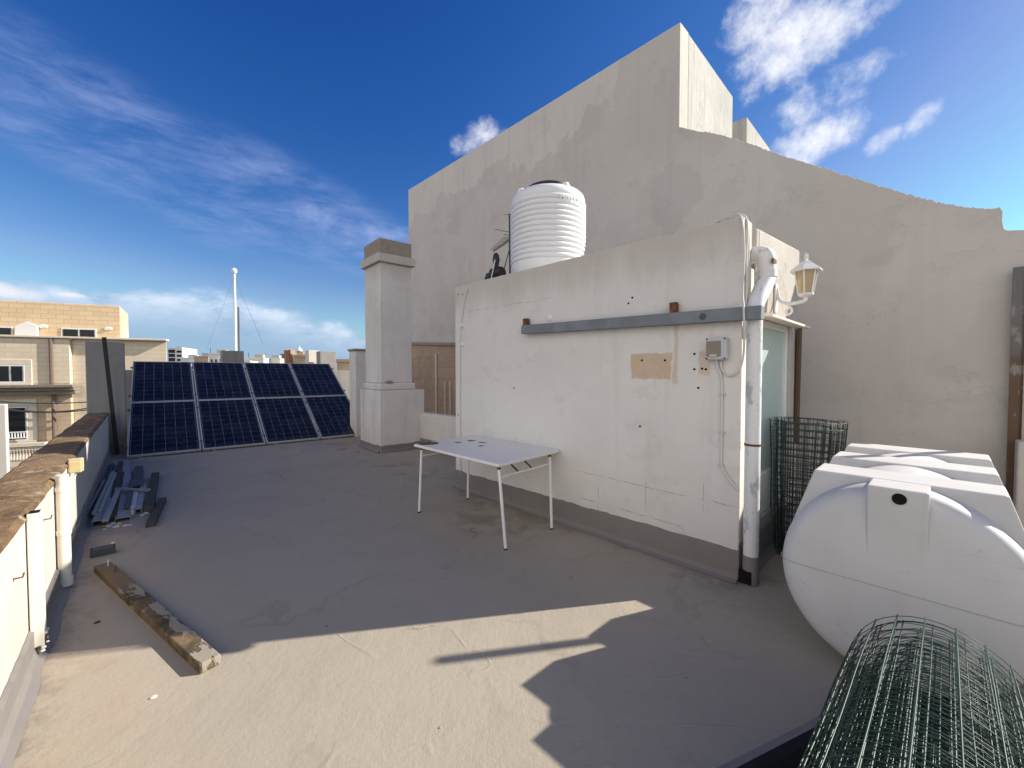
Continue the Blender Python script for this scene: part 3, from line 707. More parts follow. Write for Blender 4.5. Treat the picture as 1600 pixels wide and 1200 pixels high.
for k in range(4):
    mb = MB(); a = R(-62 + 90 * k); d = Vector((math.cos(a), math.sin(a), 0))
    mb.lathe([(0, 0), (.06, 0), (.055, .07), (.035, .115), (0, .13)], tc + d * .365 + Z3 * (ZT + .06), 14)
    mb.build('lifting_lug', M['white_tank'], rt, smooth='auto')
for k in range(9):
    mb = MB(); a = R(-150 + 20 * k); d = Vector((math.cos(a), math.sin(a), 0)); mb.box(tc + d * .256 + Z3 * (ZT + .212), d, d.cross(Z3), Z3, .006, .007, .024)
    mb.build('lid_grip', M['black'], rt)
# moulded lettering wrapped round the shell
cu = bpy.data.curves.new('lettering', 'FONT'); cu.body = '1500 LT'; cu.size = .085; cu.extrude = .004; cu.align_x = 'CENTER'; cu.align_y = 'CENTER'
tmp = bpy.data.objects.new('tmp', cu); COL.objects.link(tmp)
dg = bpy.context.evaluated_depsgraph_get(); me = bpy.data.meshes.new_from_object(tmp.evaluated_get(dg)); bpy.data.objects.remove(tmp)
a0 = R(-62)
for v in me.vertices:
    x, y, zz = v.co; a = a0 + x / .45; r = .452 + zz
    v.co = (r * math.cos(a), r * math.sin(a), ZT - .03 + y)
lo = bpy.data.objects.new('lettering', me); COL.objects.link(lo); lo.parent = rt; me.materials.append(M['white_tank'])

# aerial
ma = AT(797, 420, 5.75); ma.z = SH
an = thing('tv_aerial', ma, 'rusty comb-like television aerial behind the ribbed roof tank', 'aerial')
mt = AT(796, 334, 5.75)
MB().tube([ma, mt], .013, 8).build('mast', M['steel'], an)
MB().tube([ma + Vector((-.16, -.1, 0)), ma + Vector((0, 0, .62))], .008, 6).build('stay', M['steel'], an)
q0 = AT(796, 374, 5.75); q1 = AT(771, 395.5, 6.3); q1.z = q0.z
mb = MB(); mb.bar(q0, q1, .02, .02); bd = (q1 - q0).normalized(); cr = bd.cross(Z3).normalized()
for k in range(11):
    c = q0.lerp(q1, k / 10); L = .19 - .009 * k
    mb.tube([c - cr * L * .5 + Z3 * .02, c + cr * L * .5 + Z3 * .02], .0045, 5)
mb.build('yagi', M['darkstone'], an)
for (xa, ya, xb, yb) in ((780, 333, 800, 337), (773, 358, 798, 363), (787, 366, 797, 368)): MB().tube([AT(xa, ya, 5.6), AT(xb, yb, 5.75)], .005, 5).build('dipole', M['darkstone'], an)
# pump
pp = PL(777, 431, N2 * (A2.dot(N2) + .12), N2); pp.z = SH
pm = thing('water_pump', pp, 'small black pump with dark green base beside the ribbed tank', 'pump')
k = .005
MB().lathe([(0, -.1), (.05, -.1), (.072, -.07), (.075, .05), (.06, .09), (0, .1)], pp + Z3 * .085, 14, ax=W3).build('motor', M['black'], pm, smooth='auto')
MB().lathe([(0, 0), (.055, 0), (.07, .04), (.05, .1), (0, .11)], pp - W3 * .13, 12).build('pump_head', plain('dark_green_paint', (.02, .045, .04), .5, .4), pm, smooth='auto')
MB().lathe([(0, 0), (.028, 0), (.034, .05), (.045, .09), (.035, .15), (.02, .175), (0, .18)], pp + Z3 * .15 - W3 * .02, 12).build('pressure_switch', M['black'], pm, smooth='auto')
MB().tube(smooth_path([pp + Z3 * .1 - W3 * .08, pp + Z3 * .24 - W3 * .07, pp + Z3 * .3 - W3 * .03, pp + Z3 * .15 + W3 * .03 - N3 * .08, pp - N3 * .08 + Z3 * .01 - W3 * .02], 2), .008, 7).build('hose', M['cable'], pm, smooth=True)

# ------------------------------------------------------------------ chimney
E2 = G(594, 708).xy; CU = v2(.76, .65).normalized(); CV = v2(-.65, .76).normalized()
ch = thing('chimney', V3(E2 + CU * .4 + CV * .45, 0), 'tall square rendered chimney on a wide plinth beside the solar panels', 'chimney')
def cbox(u0, u1, v0, v1, z0, z1): return MB().prism([E2 + CU * u0 + CV * v0, E2 + CU * u1 + CV * v0, E2 + CU * u1 + CV * v1, E2 + CU * u0 + CV * v1], z0, z1)
cbox(0, .93, 0, .98, 0, 1.165).build('plinth', M['chimney'], ch, bevel=.018)
skirting(E2 + CU * 0, E2 + CU * .93, v2(CU.y, -CU.x), .13, ch, 11); skirting(E2, E2 + CV * .98, -CU, .13, ch, 12)
cbox(.0, .74, .0, .86, 1.166, 1.30).build('base_moulding', M['chimney'], ch, bevel=.03)
cbox(.05, .685, .05, .81, 1.301, 3.555).build('stack', M['chimney'], ch, bevel=.015)
cbox(-.01, .745, -.01, .87, 3.556, 3.715).build('cap', M['chimney'], ch, bevel=.015)
cbox(.045, .69, .045, .815, 3.716, 4.0).build('stone_top', M['darkstone'], ch, bevel=.012)
q = E2 + CU * .17 - v2(CU.y, -CU.x) * -.02
tag(MB().lathe([(0, 0), (.05, 0), (.055, .02), (.02, .045), (0, .05)], V3(E2 + CU * .2 + v2(CU.y, -CU.x) * -.03, 1.301) - Z3 * .135 * 0 , 9, sx=1.6).build('stone_shard', M['darkstone']), 'dark stone shard on the chimney ledge', 'stone')
q0 = AT(555, 548, 9.6); q1 = AT(580, 548, 9.6)
pi2 = thing('end_pier', V3(q0.xy, 0), 'narrow pale pier with brown stone capping left of the chimney', 'pier')
MB().prism([q0.xy, q0.xy + CU * .6, q0.xy + CU * .6 + CV * .4, q0.xy + CV * .4], 0, 2.0).build('pier_body', M['chimney'], pi2, bevel=.015)
MB().prism([q0.xy - CU * .03 - CV * .03, q0.xy + CU * .6 - CV * .03, q0.xy + CU * .6 + CV * .43, q0.xy - CU * .03 + CV * .43], 2.001, 2.05).build('pier_capping', M['darkstone'], pi2, bevel=.01)

# ------------------------------------------------------------------ solar panels
PB = G(198, 714.5, .04); SU = v2(.765, .645).normalized(); SV = v2(-SU.y, SU.x); TILT = R(30.5)
PWID, PLEN, GAPX, GAPY = 1.032, 1.665, .022, .012
lab = {(0, 0): 'bottom-row solar panel nearest the left parapet, above the scrap pile', (1, 0): 'bottom-row solar panel second from the left parapet', (2, 0): 'bottom-row solar panel third from the left parapet', (3, 0): 'bottom-row solar panel next to the chimney',
       (0, 1): 'top-row solar panel nearest the grey pillar', (1, 1): 'top-row solar panel second from left, below the flagpole', (2, 1): 'top-row solar panel third from left', (3, 1): 'top-row solar panel at the chimney end'}
ex = Vector((*SU, 0)); ey = Vector((SV.x * math.cos(TILT), SV.y * math.cos(TILT), math.sin(TILT))); ez = ex.cross(ey)
rotm = Matrix((ex, ey, ez)).transposed()
proto = None
for j in range(2):
    for i in range(4):
        loc = PB + ex * (i * (PWID + GAPX) + PWID / 2) + ey * (j * (PLEN + GAPY) + PLEN / 2)
        if proto is None:
            proto = root = empty('solar_panel', (0, 0, 0)); f = MB(); hw, hl_ = PWID / 2, PLEN / 2; fw = .022
            for s in (-1, 1):
                f.box((s * (hw - fw / 2), 0, 0), (1, 0, 0), (0, 1, 0), (0, 0, 1), fw / 2, hl_, .02)
                f.box((0, s * (hl_ - fw / 2), 0), (1, 0, 0), (0, 1, 0), (0, 0, 1), hw - fw - .0005, fw / 2, .02)
            f.build('frame', M['alu'], root, world=False, bevel=.002)
            MB().box((0, 0, .008), (1, 0, 0), (0, 1, 0), (0, 0, 1), hw - fw - .001, hl_ - fw - .001, .005).build('cell_glass', M['cells'], root, world=False)
        else:
            root = proto.copy(); COL.objects.link(root)
            for chd in proto.children:
                c2 = chd.copy(); COL.objects.link(c2); c2.parent = root
        root.rotation_mode = 'QUATERNION'; root.rotation_quaternion = rotm.to_quaternion(); root.location = loc
        tag(root, lab[(i, j)], 'solar panel', 'solar panels on the rack')
rk = thing('panel_rack', PB, 'aluminium rack holding up the tilted solar panels', 'rack')
for i in range(5):
    o_ = ex * (min(i, 3.55) * (PWID + GAPX) + .18) - ez * .045
    MB().bar(PB + o_, PB + o_ + ey * (2 * PLEN + .05), .04, .04, up=ez).build('rail', M['alu'], rk)
for i in range(5):
    o_ = ex * (min(i, 3.55) * (PWID + GAPX) + .18) - ez * .07
    for t in (.5, 1.75, 3.1):
        p = PB + o_ + ey * t; MB().bar(p, V3(p.xy, 0), .04, .04, up=(*SU, 0)).build('leg', M['alu'], rk)
for i in range(5):
    o_ = ex * (i * (PWID + GAPX) - GAPX / 2)
    for t in (.25, 1.4, 1.9, 3.05):
        MB().box(PB + o_ + ey * t + ez * .02, ex, ey, ez, .02, .03, .006).build('clamp', M['steel'], rk)

# ------------------------------------------------------------------ folding table
TF = G(779, 725.5, .73).xy; TA = v2(.69, -.722).normalized(); TB = v2(.665, .747).normalized()
TL, TW, TH = 1.37, .88, .73
TO = TF - TA * TL
tb = thing('folding_table', V3(TO + TA * TL / 2 + TB * TW / 2, 0), 'old white folding table with rust spots and thin metal legs', 'table')
m = Mat('rusty_white_tabletop', .4, .4)
c = m.mix(m.noise(4, 4), (.74, .715, .675), (.78, .755, .715))
sp = [(G(669, 692.5, .73), .125), (G(716, 691, .73), .042), (G(736, 688.5, .73), .05), (G(754, 691.5, .73), .05), (G(752, 696.5, .73), .03)]
wob = m.math('MULTIPLY', m.math('SUBTRACT', m.noise(16, 6, rough=.65), .5), .16)
for q, r in sp:
    f = m.math('MULTIPLY', m.step(m.math('ADD', m.dist(tuple(q)), wob), r, r - .012), m.step(m.xyz(m.pos())[2], .722, .728))
    c = m.mix(f, c, m.mix(m.noise(30, 5), (.03, .016, .012), (.08, .035, .02)))
c = m.mix(m.math('MULTIPLY', m.step(m.noise(11, 6, rough=.7), .6, .72), .25), c, (.5, .45, .4)); m.color(c)
def TP(a, b, z): return V3(TO + TA * a + TB * b, z)
MB().prism([TP(0, 0, 0).xy, TP(TL, 0, 0).xy, TP(TL, TW, 0).xy, TP(0, TW, 0).xy], TH - .028, TH).build('tabletop', m.m, tb, bevel=.007)
feet = [((.07, .06), G(655, 801)), ((.07, TW - .14), G(731, 780)), ((TL - .05, .05), G(790, 859)), ((TL - .05, TW - .10), G(862, 827))]
tops = []
for (a, b), ft in feet:
    tp = TP(a, b, TH - .03); tops.append((tp, ft))
    lg = MB().tube([tp, V3(ft.xy, .012)], .0135, 10).build('leg', M['white_metal'], tb, smooth='auto')
    MB().tube([tp, tp.lerp(ft, .045)], .0165, 10).build('rusty_socket', M['rust'], lg)
    MB().tube([V3(ft.xy, 0), V3(ft.xy, .014)], .0155, 10).build('rubber_foot', M['black'], lg)
for (i, j) in ((0, 1), (2, 3)):
    MB().tube([tops[i][0].lerp(tops[i][1], .14), tops[j][0].lerp(tops[j][1], .14)], .010, 8).build('crossbar', M['white_metal'], tb)
for s, (i, j) in ((1, (0, 1)), (-1, (2, 3))):
    for f in (.35, .62):
        p = tops[i][0].lerp(tops[i][1], .14).lerp(tops[j][0].lerp(tops[j][1], .14), f)
        MB().bar(p, V3(p.xy + TA * s * .17, TH - .035), .016, .008).build('folding_stay', M['rust'], tb)

# ------------------------------------------------------------------ big horizontal tank
qc = -.145; zc = .484; nf = 2.605
def TK(q, n, z): return V3(W2 * q + N2 * n, z)
tk = thing('horizontal_tank', TK(qc, 3.4, 0), 'big white plastic horizontal tank with three flat-topped ribs, lying on the floor', 'water tank')
rr = .475; prof = [(0, .0), (.25, .001), (.36, .004), (.415, .010), (.440, .020), (.458, .036), (.469, .058), (.475, .09), (.475, 1.40), (.462, 1.46), (.43, 1.49), (.3, 1.51), (0, 1.52)]
MB().lathe(prof, TK(qc, nf, zc), 96, ax=N3, e1=W3, sx=.985, sy=zc / rr * .985).build('tank_shell', M['poly'], tk, smooth='auto')
ribs = MB()
for n0 in (2.765, 3.30, 3.835):
    pts = []
    for (q, z) in ((-.345, .968), (.345, .968), (.442, .66), (.462, .42), (.40, .25), (-.40, .25), (-.462, .42), (-.442, .66)): pts.append(TK(qc + q, n0, z))
    a = len(ribs.v); ribs.extrude(pts, N3 * .25)
    # splay the flanks: rear edge a touch narrower
    ribs.extrude([TK(qc + q, n0 + .02, z) for (q, z) in ((-.22, .22), (.22, .22), (.24, .0), (-.24, .0))], N3 * .21)
ribs.build('ribs', M['poly'], tk, bevel=.009, seg=2)
blkk = MB()
blkk.extrude([TK(qc + q, nf - .022, z) for (q, z) in ((-.106, .966), (.106, .966), (.106, .72), (-.106, .72))], N3 * .2)
i0 = len(blkk.v)
for k in (2, 3):       # foot of the block fades into the end face
    pass
vv = [list(v) for v in blkk.v]
for v in vv:
    if abs(v[2] - .72) < 1e-6: v[2] = .60
    if abs(v[2] - .60) < 1e-6 and (v[0] * N2.x + v[1] * N2.y) < nf + .02: v[0] += N2.x * .024; v[1] += N2.y * .024
blkk.v = [tuple(v) for v in vv]
blkk.build('filler_block', M['poly'], tk, bevel=.008)
hq = PL(1405, 780, N2 * (nf - .022), N2)
MB().lathe([(0, .004), (.024, .004), (.026, 0), (.026, -.02), (0, -.02)], hq, 24, ax=-N3).build('port_hole', M['dark_hole'], tk)
# mould seam round the waist
mb = MB(); ring = []
for k in range(0, 49):
    q = -.476 + .952 * k / 48
    r = abs(q); d = 0
    for (r0, h0), (r1, h1) in zip(prof[:8], prof[1:8]):
        if r0 <= r <= r1: d = h0 + (h1 - h0) * (r - r0) / max(1e-6, r1 - r0)
    if r > .475: d = .09
    ring.append(TK(qc + q, nf + d - .001, zc))
mb.tube([TK(qc - .476, nf + 1.3, zc)] + ring + [TK(qc + .476, nf + 1.3, zc)], .0028, 6); mb.build('mould_seam', M['polyseam'], tk)

# ------------------------------------------------------------------ green wire rolls
def mesh_roll(name, cen, ax, e1, e2, r_out, r_in, turns, length, ring_gap, bar_gap, wr, label, seed, flare=0, flat=1.0, mat='wire', stag=.03, lip=.012, rk_=1.0):
    rnd = random.Random(seed); mb = MB(); cen = Vector(cen); ax = Vector(ax).normalized(); e1 = Vector(e1); e2 = Vector(e2)
    per = 40; tot = int(turns * per)
    def P(k, h):
        th = 2 * math.pi * k / per; f = k / tot
        r = r_in + (r_out - r_in) * f + .010 * math.sin(3 * th + seed) + .008 * math.sin(5.3 * th * .37 + seed * 2) + .014 * mnoise.noise(Vector((k * .08, h * 1.5, seed)))
        r *= 1 + flare * (h / length - .5)
        tele = stag * mnoise.noise(Vector((f * 6, seed, 2)))
        return cen + ax * (h + tele) + e1 * (r * math.cos(th)) + e2 * (r * math.sin(th) * flat)
    nr = int(round(length / ring_gap)) + 1
    for a in range(nr):
        h = length * a / (nr - 1)
        mb.tube([P(k, h) + ax * (.010 * mnoise.noise(Vector((k * .11, a * 3.1, seed + 4)))) for k in range(tot + 1)], wr * rk_ * 1.15, 4, cap=False)
    # bars every bar_gap of unrolled length
    acc = 0; last = P(0, 0); k = 0; nxt = 0
    kk = 0.0
    while kk < tot:
        r = r_in + (r_out - r_in) * kk / tot
        pts = [P(kk, length * j / 8) for j in range(9)]
        pts[0] -= ax * lip; pts[-1] += ax * lip
        mb.tube(pts, wr * 1.25, 5)
        kk += bar_gap / r * per / (2 * math.pi)
    o = mb.build(name, M[mat], smooth=True)
    return tag(o, label, 'wire roll', 'rolls of green wire mesh')
rc = v2(2.405, 3.43)
mesh_roll('wire_mesh_roll', V3(rc, .012), (.02, .0, 1), (1, 0, 0), (0, 1, 0), .255, .16, 4.0, 1.09, .055, .062, .0021, 'dark green wire mesh roll standing upright between door and big tank', 3, flare=.2, mat='oldwire', stag=.012, lip=.0)
mesh_roll('wire_mesh_roll', V3(W2 * .012 + N2 * 2.25, .285), -N3 + Z3 * -.0, W3, Z3, .298, .13, 9.5, 1.22, .07, .085, .0021, 'large shiny green wire mesh roll lying in front of the big tank', 9, flat=.92, stag=.05, rk_=.62, flare=.12)

# dark kerb and a black sheet filling the dark area past it, near right corner
k0 = G(1130, 1196).xy; k1 = G(1312, 1104).xy; kd = (k1 - k0).normalized(); kn = v2(kd.y, -kd.x)
kb = MB(); ks = k0 - kd * .05; ke = k0 + kd * 2.0
prf = [(0, .003), (.03, .012), (.05, .035), (.062, .062), (.085, .07), (.11, .06), (.125, .035), (.13, .003)]
kb.extrude([V3(ks + kn * a, z) for a, z in prf], V3(ke - ks, 0)); 
tag(kb.build('kerb', M['skirt'], smooth='auto'), 'low rounded grey roof kerb running under the lying wire roll', 'kerb')
fe = MB(); fe.extrude([V3(ks + kn * a, z) for a, z in ((.078, .072), (.112, .064), (.13, .038), (.137, .0065), (.1305, .0065), (.126, .0355), (.109, .0605), (.086, .0704))], V3(ke - ks, 0)); fe.prism([ks + kn * .131, ke + kn * .131, ke + kn * 2.2, ks + kn * 2.2 + kd * .6], .001, .006)
tag(fe.build('black_sheet', M['sheet']), 'black sheet behind the kerb below the lying wire roll', 'roofing felt')

# ------------------------------------------------------------------ fittings on the left parapet
def PR(px, py, out=0.0): return PL(px, py, roofpt(-.463 + out, 0), U2)
t0 = PR(54, 800, .03); b0 = PR(62, 1030, .035)
dct = thing('cable_trunking', V3(t0.xy, 0), 'cracked white rectangular trunking upright on the left parapet', 'trunking')
q = t0.xy
MB().bar(V3(q, .06), V3(q, t0.z), .07, .05, up=(*U2, 0)).build('trunking_run', M['cream_pipe'], dct, bevel=.005)
MB().bar(V3(q, t0.z - .001), V3(q, t0.z + .003), .058, .038, up=(*U2, 0)).build('open_top', M['dark_hole'], dct)
mb = MB()
for k in range(9): 
    r = random.uniform(.006, .013); mb.lathe([(0, 0), (r, .2 * r), (r * .7, r), (0, r * 1.2)], V3(q + P2 * random.uniform(-.06, .05) + U2 * random.uniform(.015, .04), random.uniform(.02, .12)), 6)
mb.build('crumbling_mortar', M['pebble'], dct)
MB().bar(V3(q + U2 * .026, .06), V3(q + U2 * .026, .1), .06, .004, up=(*U2, 0)).build('broken_slot', M['rust'], dct)
t1 = PR(97, 742, .04); q = t1.xy
rp = thing('round_pipe', V3(q, 0), 'round cream drainpipe with two clips on the left parapet', 'pipe')
MB().tube([V3(q, .04), V3(q, t1.z)], .034, 18).build('pipe_run', M['cream_pipe'], rp, smooth='auto')
for z in (t1.z - .11, .38):
    MB().tube([V3(q, z), V3(q, z + .03)], .039, 18).build('pipe_clip', M['cream_pipe'], rp, smooth='auto')
MB().tube([V3(q, .02), V3(q, .075)], .040, 18).build('pipe_socket', M['cream_pipe'], rp, smooth='auto')
jb = thing('junction_box', PR(118, 727), 'yellowed square junction box near the top of the left parapet', 'junction box')
c = PR(119, 727, .045)
MB().box(c, P3, Z3, U3, .085, .05, .04).build('box_body', M['yellowbox'], jb, bevel=.01)
MB().box(c + P3 * .01, P3, Z3, U3, .006, .052, .042).build('box_strap', M['cream_pipe'], jb)
MB().tube(smooth_path([c - Z3 * .05, c - Z3 * .1 - U3 * .01, c - Z3 * .16 - P3 * .06 - U3 * .035, c - Z3 * .3 - P3 * .14 - U3 * .037], 2), .006, 6).build('box_cable', M['cream_pipe'], jb)
for px, py in ((20, 905), (68, 812)):
    p = PR(px, py); MB().tube([p, p + U3 * .03, p + U3 * .035 + Z3 * .02], .004, 6).build('wall_hook', M['rust'], par)

# ------------------------------------------------------------------ timber and scrap on the floor
def floorbar(name, p0, p1, w, h, mat, label, cat, group=None, z=0.0, hollow=False, obj_mat=True):
    p0 = Vector(p0); p1 = Vector(p1); d = (p1 - p0); L = d.length; ang = math.atan2(d.y, d.x) - math.pi / 2
    mb = MB(); t = .004
    if hollow == 'tube':
        for sx in (-1, 1): mb.box((sx * (w / 2 - t / 2), 0, h / 2), (1, 0, 0), (0, 1, 0), (0, 0, 1), t / 2, L / 2, h / 2)
        for z1 in (t / 2, h - t / 2): mb.box((0, 0, z1), (1, 0, 0), (0, 1, 0), (0, 0, 1), w / 2 - t, L / 2 - .0005, t / 2)
    elif hollow == 'channel':
        for sx in (-1, 1): mb.box((sx * (w / 2 - t / 2), 0, h / 2), (1, 0, 0), (0, 1, 0), (0, 0, 1), t / 2, L / 2, h / 2)
        mb.box((0, 0, h - t / 2 - .012), (1, 0, 0), (0, 1, 0), (0, 0, 1), w / 2 - t, L / 2 - .0005, t / 2)
    elif hollow == 'round':
        mb.tube([(0, -L / 2, h / 2), (0, L / 2, h / 2)], w / 2, 10)
    else: mb.box((0, 0, h / 2), (1, 0, 0), (0, 1, 0), (0, 0, 1), w / 2, L / 2, h / 2)
    o = mb.build(name, M[mat], bevel=0 if hollow else .006, smooth='auto' if hollow == 'round' else False)
    tilt = math.asin(max(-1, min(1, (p1.z - p0.z) / L)))
    o.rotation_euler = (tilt, 0, ang); o.location = (p0 + p1) / 2
    return tag(o, label, cat, group)
wb = floorbar('wooden_beam', G(329, 1046), G(160, 891), .095, .052, 'mortarbeam', 'long wooden beam caked with pale mortar, lying on the sunlit floor', 'beam')
for k, y in enumerate((.86, .68)):
    MB().tube([(.012, y, .05), (.016, y, .1)], .005, 8).build('nail', M['white_metal'] if k == 0 else M['steel'], wb, world=False)
S = 'scrap lengths piled by the left parapet'
floorbar('metal_channel', G(192, 815), G(199, 722), .115, .05, 'oldalu', 'widest pale metal channel lying in the middle of scrap pile', 'metal scrap', S, hollow='channel')
floorbar('metal_tube', G(156, 823), G(180, 748), .11, .06, 'oldalu', 'flat hollow metal tube with open end nearest the wooden beam', 'metal scrap', S, hollow='tube')
floorbar('metal_pipe', G(141, 813, .0), G(170, 738), .035, .035, 'steel', 'thin metal pipe on the parapet side of the scrap pile', 'metal scrap', S, hollow='round')
floorbar('metal_pipe', G(147, 805, .05) , G(176, 740, .06), .04, .04, 'oldalu', 'upper left of the two pale pipes over the flat hollow tube', 'metal scrap', S, hollow='round')
floorbar('metal_pipe', G(156, 800, .062), G(180, 742, .06), .035, .035, 'oldalu', 'upper right of the two pale pipes over the flat hollow tube', 'metal scrap', S, hollow='round')
floorbar('metal_pipe', G(152, 790, .0), G(176, 728), .05, .05, 'steel', 'stout grey pipe at the bottom of the scrap pile beside parapet', 'metal scrap', S, hollow='round')
floorbar('wood_plank', G(173, 815), G(188, 742), .09, .05, 'board', 'reddish brown painted plank between two metal channels', 'plank', S)
floorbar('wood_plank', G(178, 785, .0), G(189, 727), .06, .07, 'timber', 'dark wooden batten behind the reddish plank in scrap pile', 'plank', S)
floorbar('metal_tube', G(217, 804), G(224, 764), .055, .06, 'oldalu', 'short square hollow tube with its open end facing the floor', 'metal scrap', S, hollow='tube')
floorbar('metal_tube', G(216, 768), G(217, 735), .1, .07, 'steel', 'short wide grey box section at the far side of scrap pile', 'metal scrap', S, hollow='tube')
floorbar('metal_bar', G(182, 766, .066), G(233, 768, .066), .05, .03, 'oldalu', 'short pale crossbar resting across the scrap pile', 'metal scrap', S)
floorbar('wood_plank', G(232, 802), G(243, 746), .085, .075, 'timber', 'longer dark weathered timber on the right of scrap pile', 'plank', S)
floorbar('wood_plank', G(235, 824), G(254, 783), .075, .045, 'timber', 'short dark board lying apart right of the scrap pile', 'plank', S)
floorbar('concrete_offcut', G(206, 806), G(212, 790), .04, .05, 'pebble', 'small pale offcut beside the short square tube', 'offcut', S)
floorbar('metal_tube', G(164, 816, .06), G(186, 765, .06), .05, .025, 'oldalu', 'slim flat bar lying over the open flat hollow tube', 'metal scrap', S)
floorbar('metal_pipe', G(136, 803, .03), G(163, 752, .05), .03, .03, 'darkstone', 'dark thin rod at the outer parapet edge of scrap pile', 'metal scrap', S, hollow='round')
floorbar('metal_tube', G(199, 795, .05), G(206, 752, .05), .045, .03, 'steel', 'narrow dark bar leaning on the widest channel', 'metal scrap', S)
floorbar('metal_tube', G(224, 800, .0), G(229, 760, .0), .06, .05, 'darkstone', 'dark rusty bar between short tube and longer timber', 'metal scrap', S)
floorbar('pipe_end', G(208, 800, .0), G(212, 776, .0), .07, .07, 'greybox', 'short pale round pipe stub beside the square tube', 'metal scrap', S, hollow='round')
br_ = thing('metal_bracket', G(161, 864), 'small grey U-shaped metal bracket alone on the floor', 'bracket')
p = G(161, 866); d = (G(174, 860) - G(150, 865)).normalized(); cr = d.cross(Z3)
mb = MB(); mb.box(p + Z3 * .006, d, cr, Z3, .075, .04, .003); mb.box(p + cr * .038 + Z3 * .03, d, cr, Z3, .075, .003, .028); mb.box(p - cr * .038 + Z3 * .03, d, cr, Z3, .075, .003, .028); mb.box(p + Z3 * .05 - cr * .01, d, cr, Z3, .06, .02, .003)
mb.build('bracket_plates', M['steel'], br_)
MB().lathe([(0, 0), (.012, .002), (.013, .012), (0, .016)], p + d * .06 - cr * .038 + Z3 * .058, 8).build('bolt', M['white_metal'], br_)
cr_ = MB()
for px, py, r in ((170, 823, .02), (182, 824, .024), (196, 822, .018), (203, 821, .014), (228, 803, .022), (222, 806, .015), (186, 819, .016), (163, 828, .012), (234, 790, .016), (214, 795, .02), (208, 800, .025), (176, 819, .02)):
    c = G(px, py); cr_.lathe([(0, 0), (r, r * .1), (r * .9, r * .6), (r * .3, r * .9), (0, r)], c, 7, sx=1.3)
o = cr_.build('rubble', M['pebble']); tag(o, 'pale rubble crumbs strewn along the scrap pile', 'rubble', kind='stuff')
def chip(px, py, r, mat, label):
    c = G(px, py); tag(MB().lathe([(0, 0), (r, r * .1), (r * .85, r * .5), (r * .3, r * .8), (0, r * .8)], c, 7, sx=1.4).build('stone_chip', M[mat]), label, 'chip')
chip(240, 1090, .011, 'pebble', 'small white chip alone on the sunlit floor')
chip(152, 973, .012, 'rust', 'small dark brown flake in shade left of the wooden beam')
chip(688, 1137, .006, 'darkstone', 'tiny dark chip on the sunlit floor near the photo bottom')
wr_ = MB()
for k in range(6):
    p0 = G(190 + 3 * k, 727 - k); p1 = G(258 + 3 * k, 722 - 2 * k % 7)
    wr_.tube(smooth_path([p0 + Z3 * .02, (p0 * .6 + p1 * .4) + Z3 * (.05 + .02 * (k % 3)) + U3 * .05, (p0 * .3 + p1 * .7) + Z3 * .03 - P3 * .06 * (k % 2), p1 + Z3 * .01], 2), .004, 5)
tag(wr_.build('wire_tangle', M['oldalu']), 'tangle of thin pale wires between scrap pile and panels', 'wire')

# ------------------------------------------------------------------ building across the street
def FB(px, py, back=0.0): return PL(px, py, BP.xy - BN2 * back, BN2)
bld = thing('stone_building', V3(BP.xy, -9), 'honey stone terraced building across the street with cornice and set back top floor', 'building')
setb = 0.0
RB = v2(-.70, .72).normalized()
x0 = FB(-260, 468); x1 = FB(187, 478); zt_ = x1.z
back = 3.0
low = -1.2
zl = FB(187, 530).z
ftop = MB().prism([x0.xy, x1.xy, x1.xy + RB * 8, x0.xy - BN2 * 8], zl - 1.0, zt_)
ftop.build('top_floor', M['ash_up'], bld, bevel=.03)
xc = AT(200, 491, x1.y + .5); MB().prism([x1.xy + BE2 * .002, xc.xy, xc.xy + RB * 6, x1.xy + RB * 6 + BE2 * .002], zl - 1.0, 6, ztop=[zt_ - .05, xc.z, xc.z, zt_ - .05]).build('top_floor_corner', M['ash_up'], bld, bevel=.03)
# main facade 1.6 m nearer
FO = -1.6
def FF(px, py, out=0.0): return PL(px, py, BP.xy + BN2 * (1.6 + out), BN2)
y0 = FF(-300, 522); y1 = FF(260, 533); zf = y1.z
mid0 = FF(113, 560)
MB().prism([mid0.xy, y1.xy, y1.xy + RB * 9, mid0.xy + RB * 9], -9, zf).build('side_wing', M['ash_low'], bld, bevel=.03)
zcorn = FF(60, 600).z
MB().prism([y0.xy + BN2 * .25, mid0.xy - BE2 * .01 + BN2 * .25, mid0.xy - BE2 * .01 - BN2 * 9, y0.xy - BN2 * 9], zcorn, zf - .02).build('upper_facade', M['ash_low'], bld, bevel=.03)
MB().prism([y0.xy + BN2 * .25, mid0.xy - BE2 * .01 + BN2 * .25, mid0.xy - BE2 * .01 - BN2 * 9, y0.xy - BN2 * 9], -9, zcorn - .002).build('lower_facade', M['ash_tan'], bld, bevel=.03)
MB().prism([y0.xy + BN2 * .4, y1.xy + BN2 * .4 + BE2 * .1, y1.xy - BN2 * .2 + BE2 * .1, y0.xy - BN2 * .2], zf, zf + .12).build('coping', M['trim'], bld, bevel=.02)
cz = FF(60, 601, .25).z; ce = FF(124, 601, .25)
mb = MB()
for (o_, za, zb_) in ((.75, -.18, 0), (.6, -.36, -.181), (.45, -.6, -.361)):
    mb.prism([y0.xy + BN2 * (.25 + o_), ce.xy + BN2 * o_, ce.xy - BN2 * .1, y0.xy], cz + za, cz + zb_)
mb.build('cornice', M['trimdark'], bld, bevel=.03)
mb = MB(); zz = FF(60, 612, .3).z
mb.prism([y0.xy + BN2 * .5, FF(113, 612, .4).xy, FF(113, 612, .0).xy, y0.xy + BN2 * .2], zz - .22, zz); mb.build('string_course', M['trim'], bld, bevel=.02)
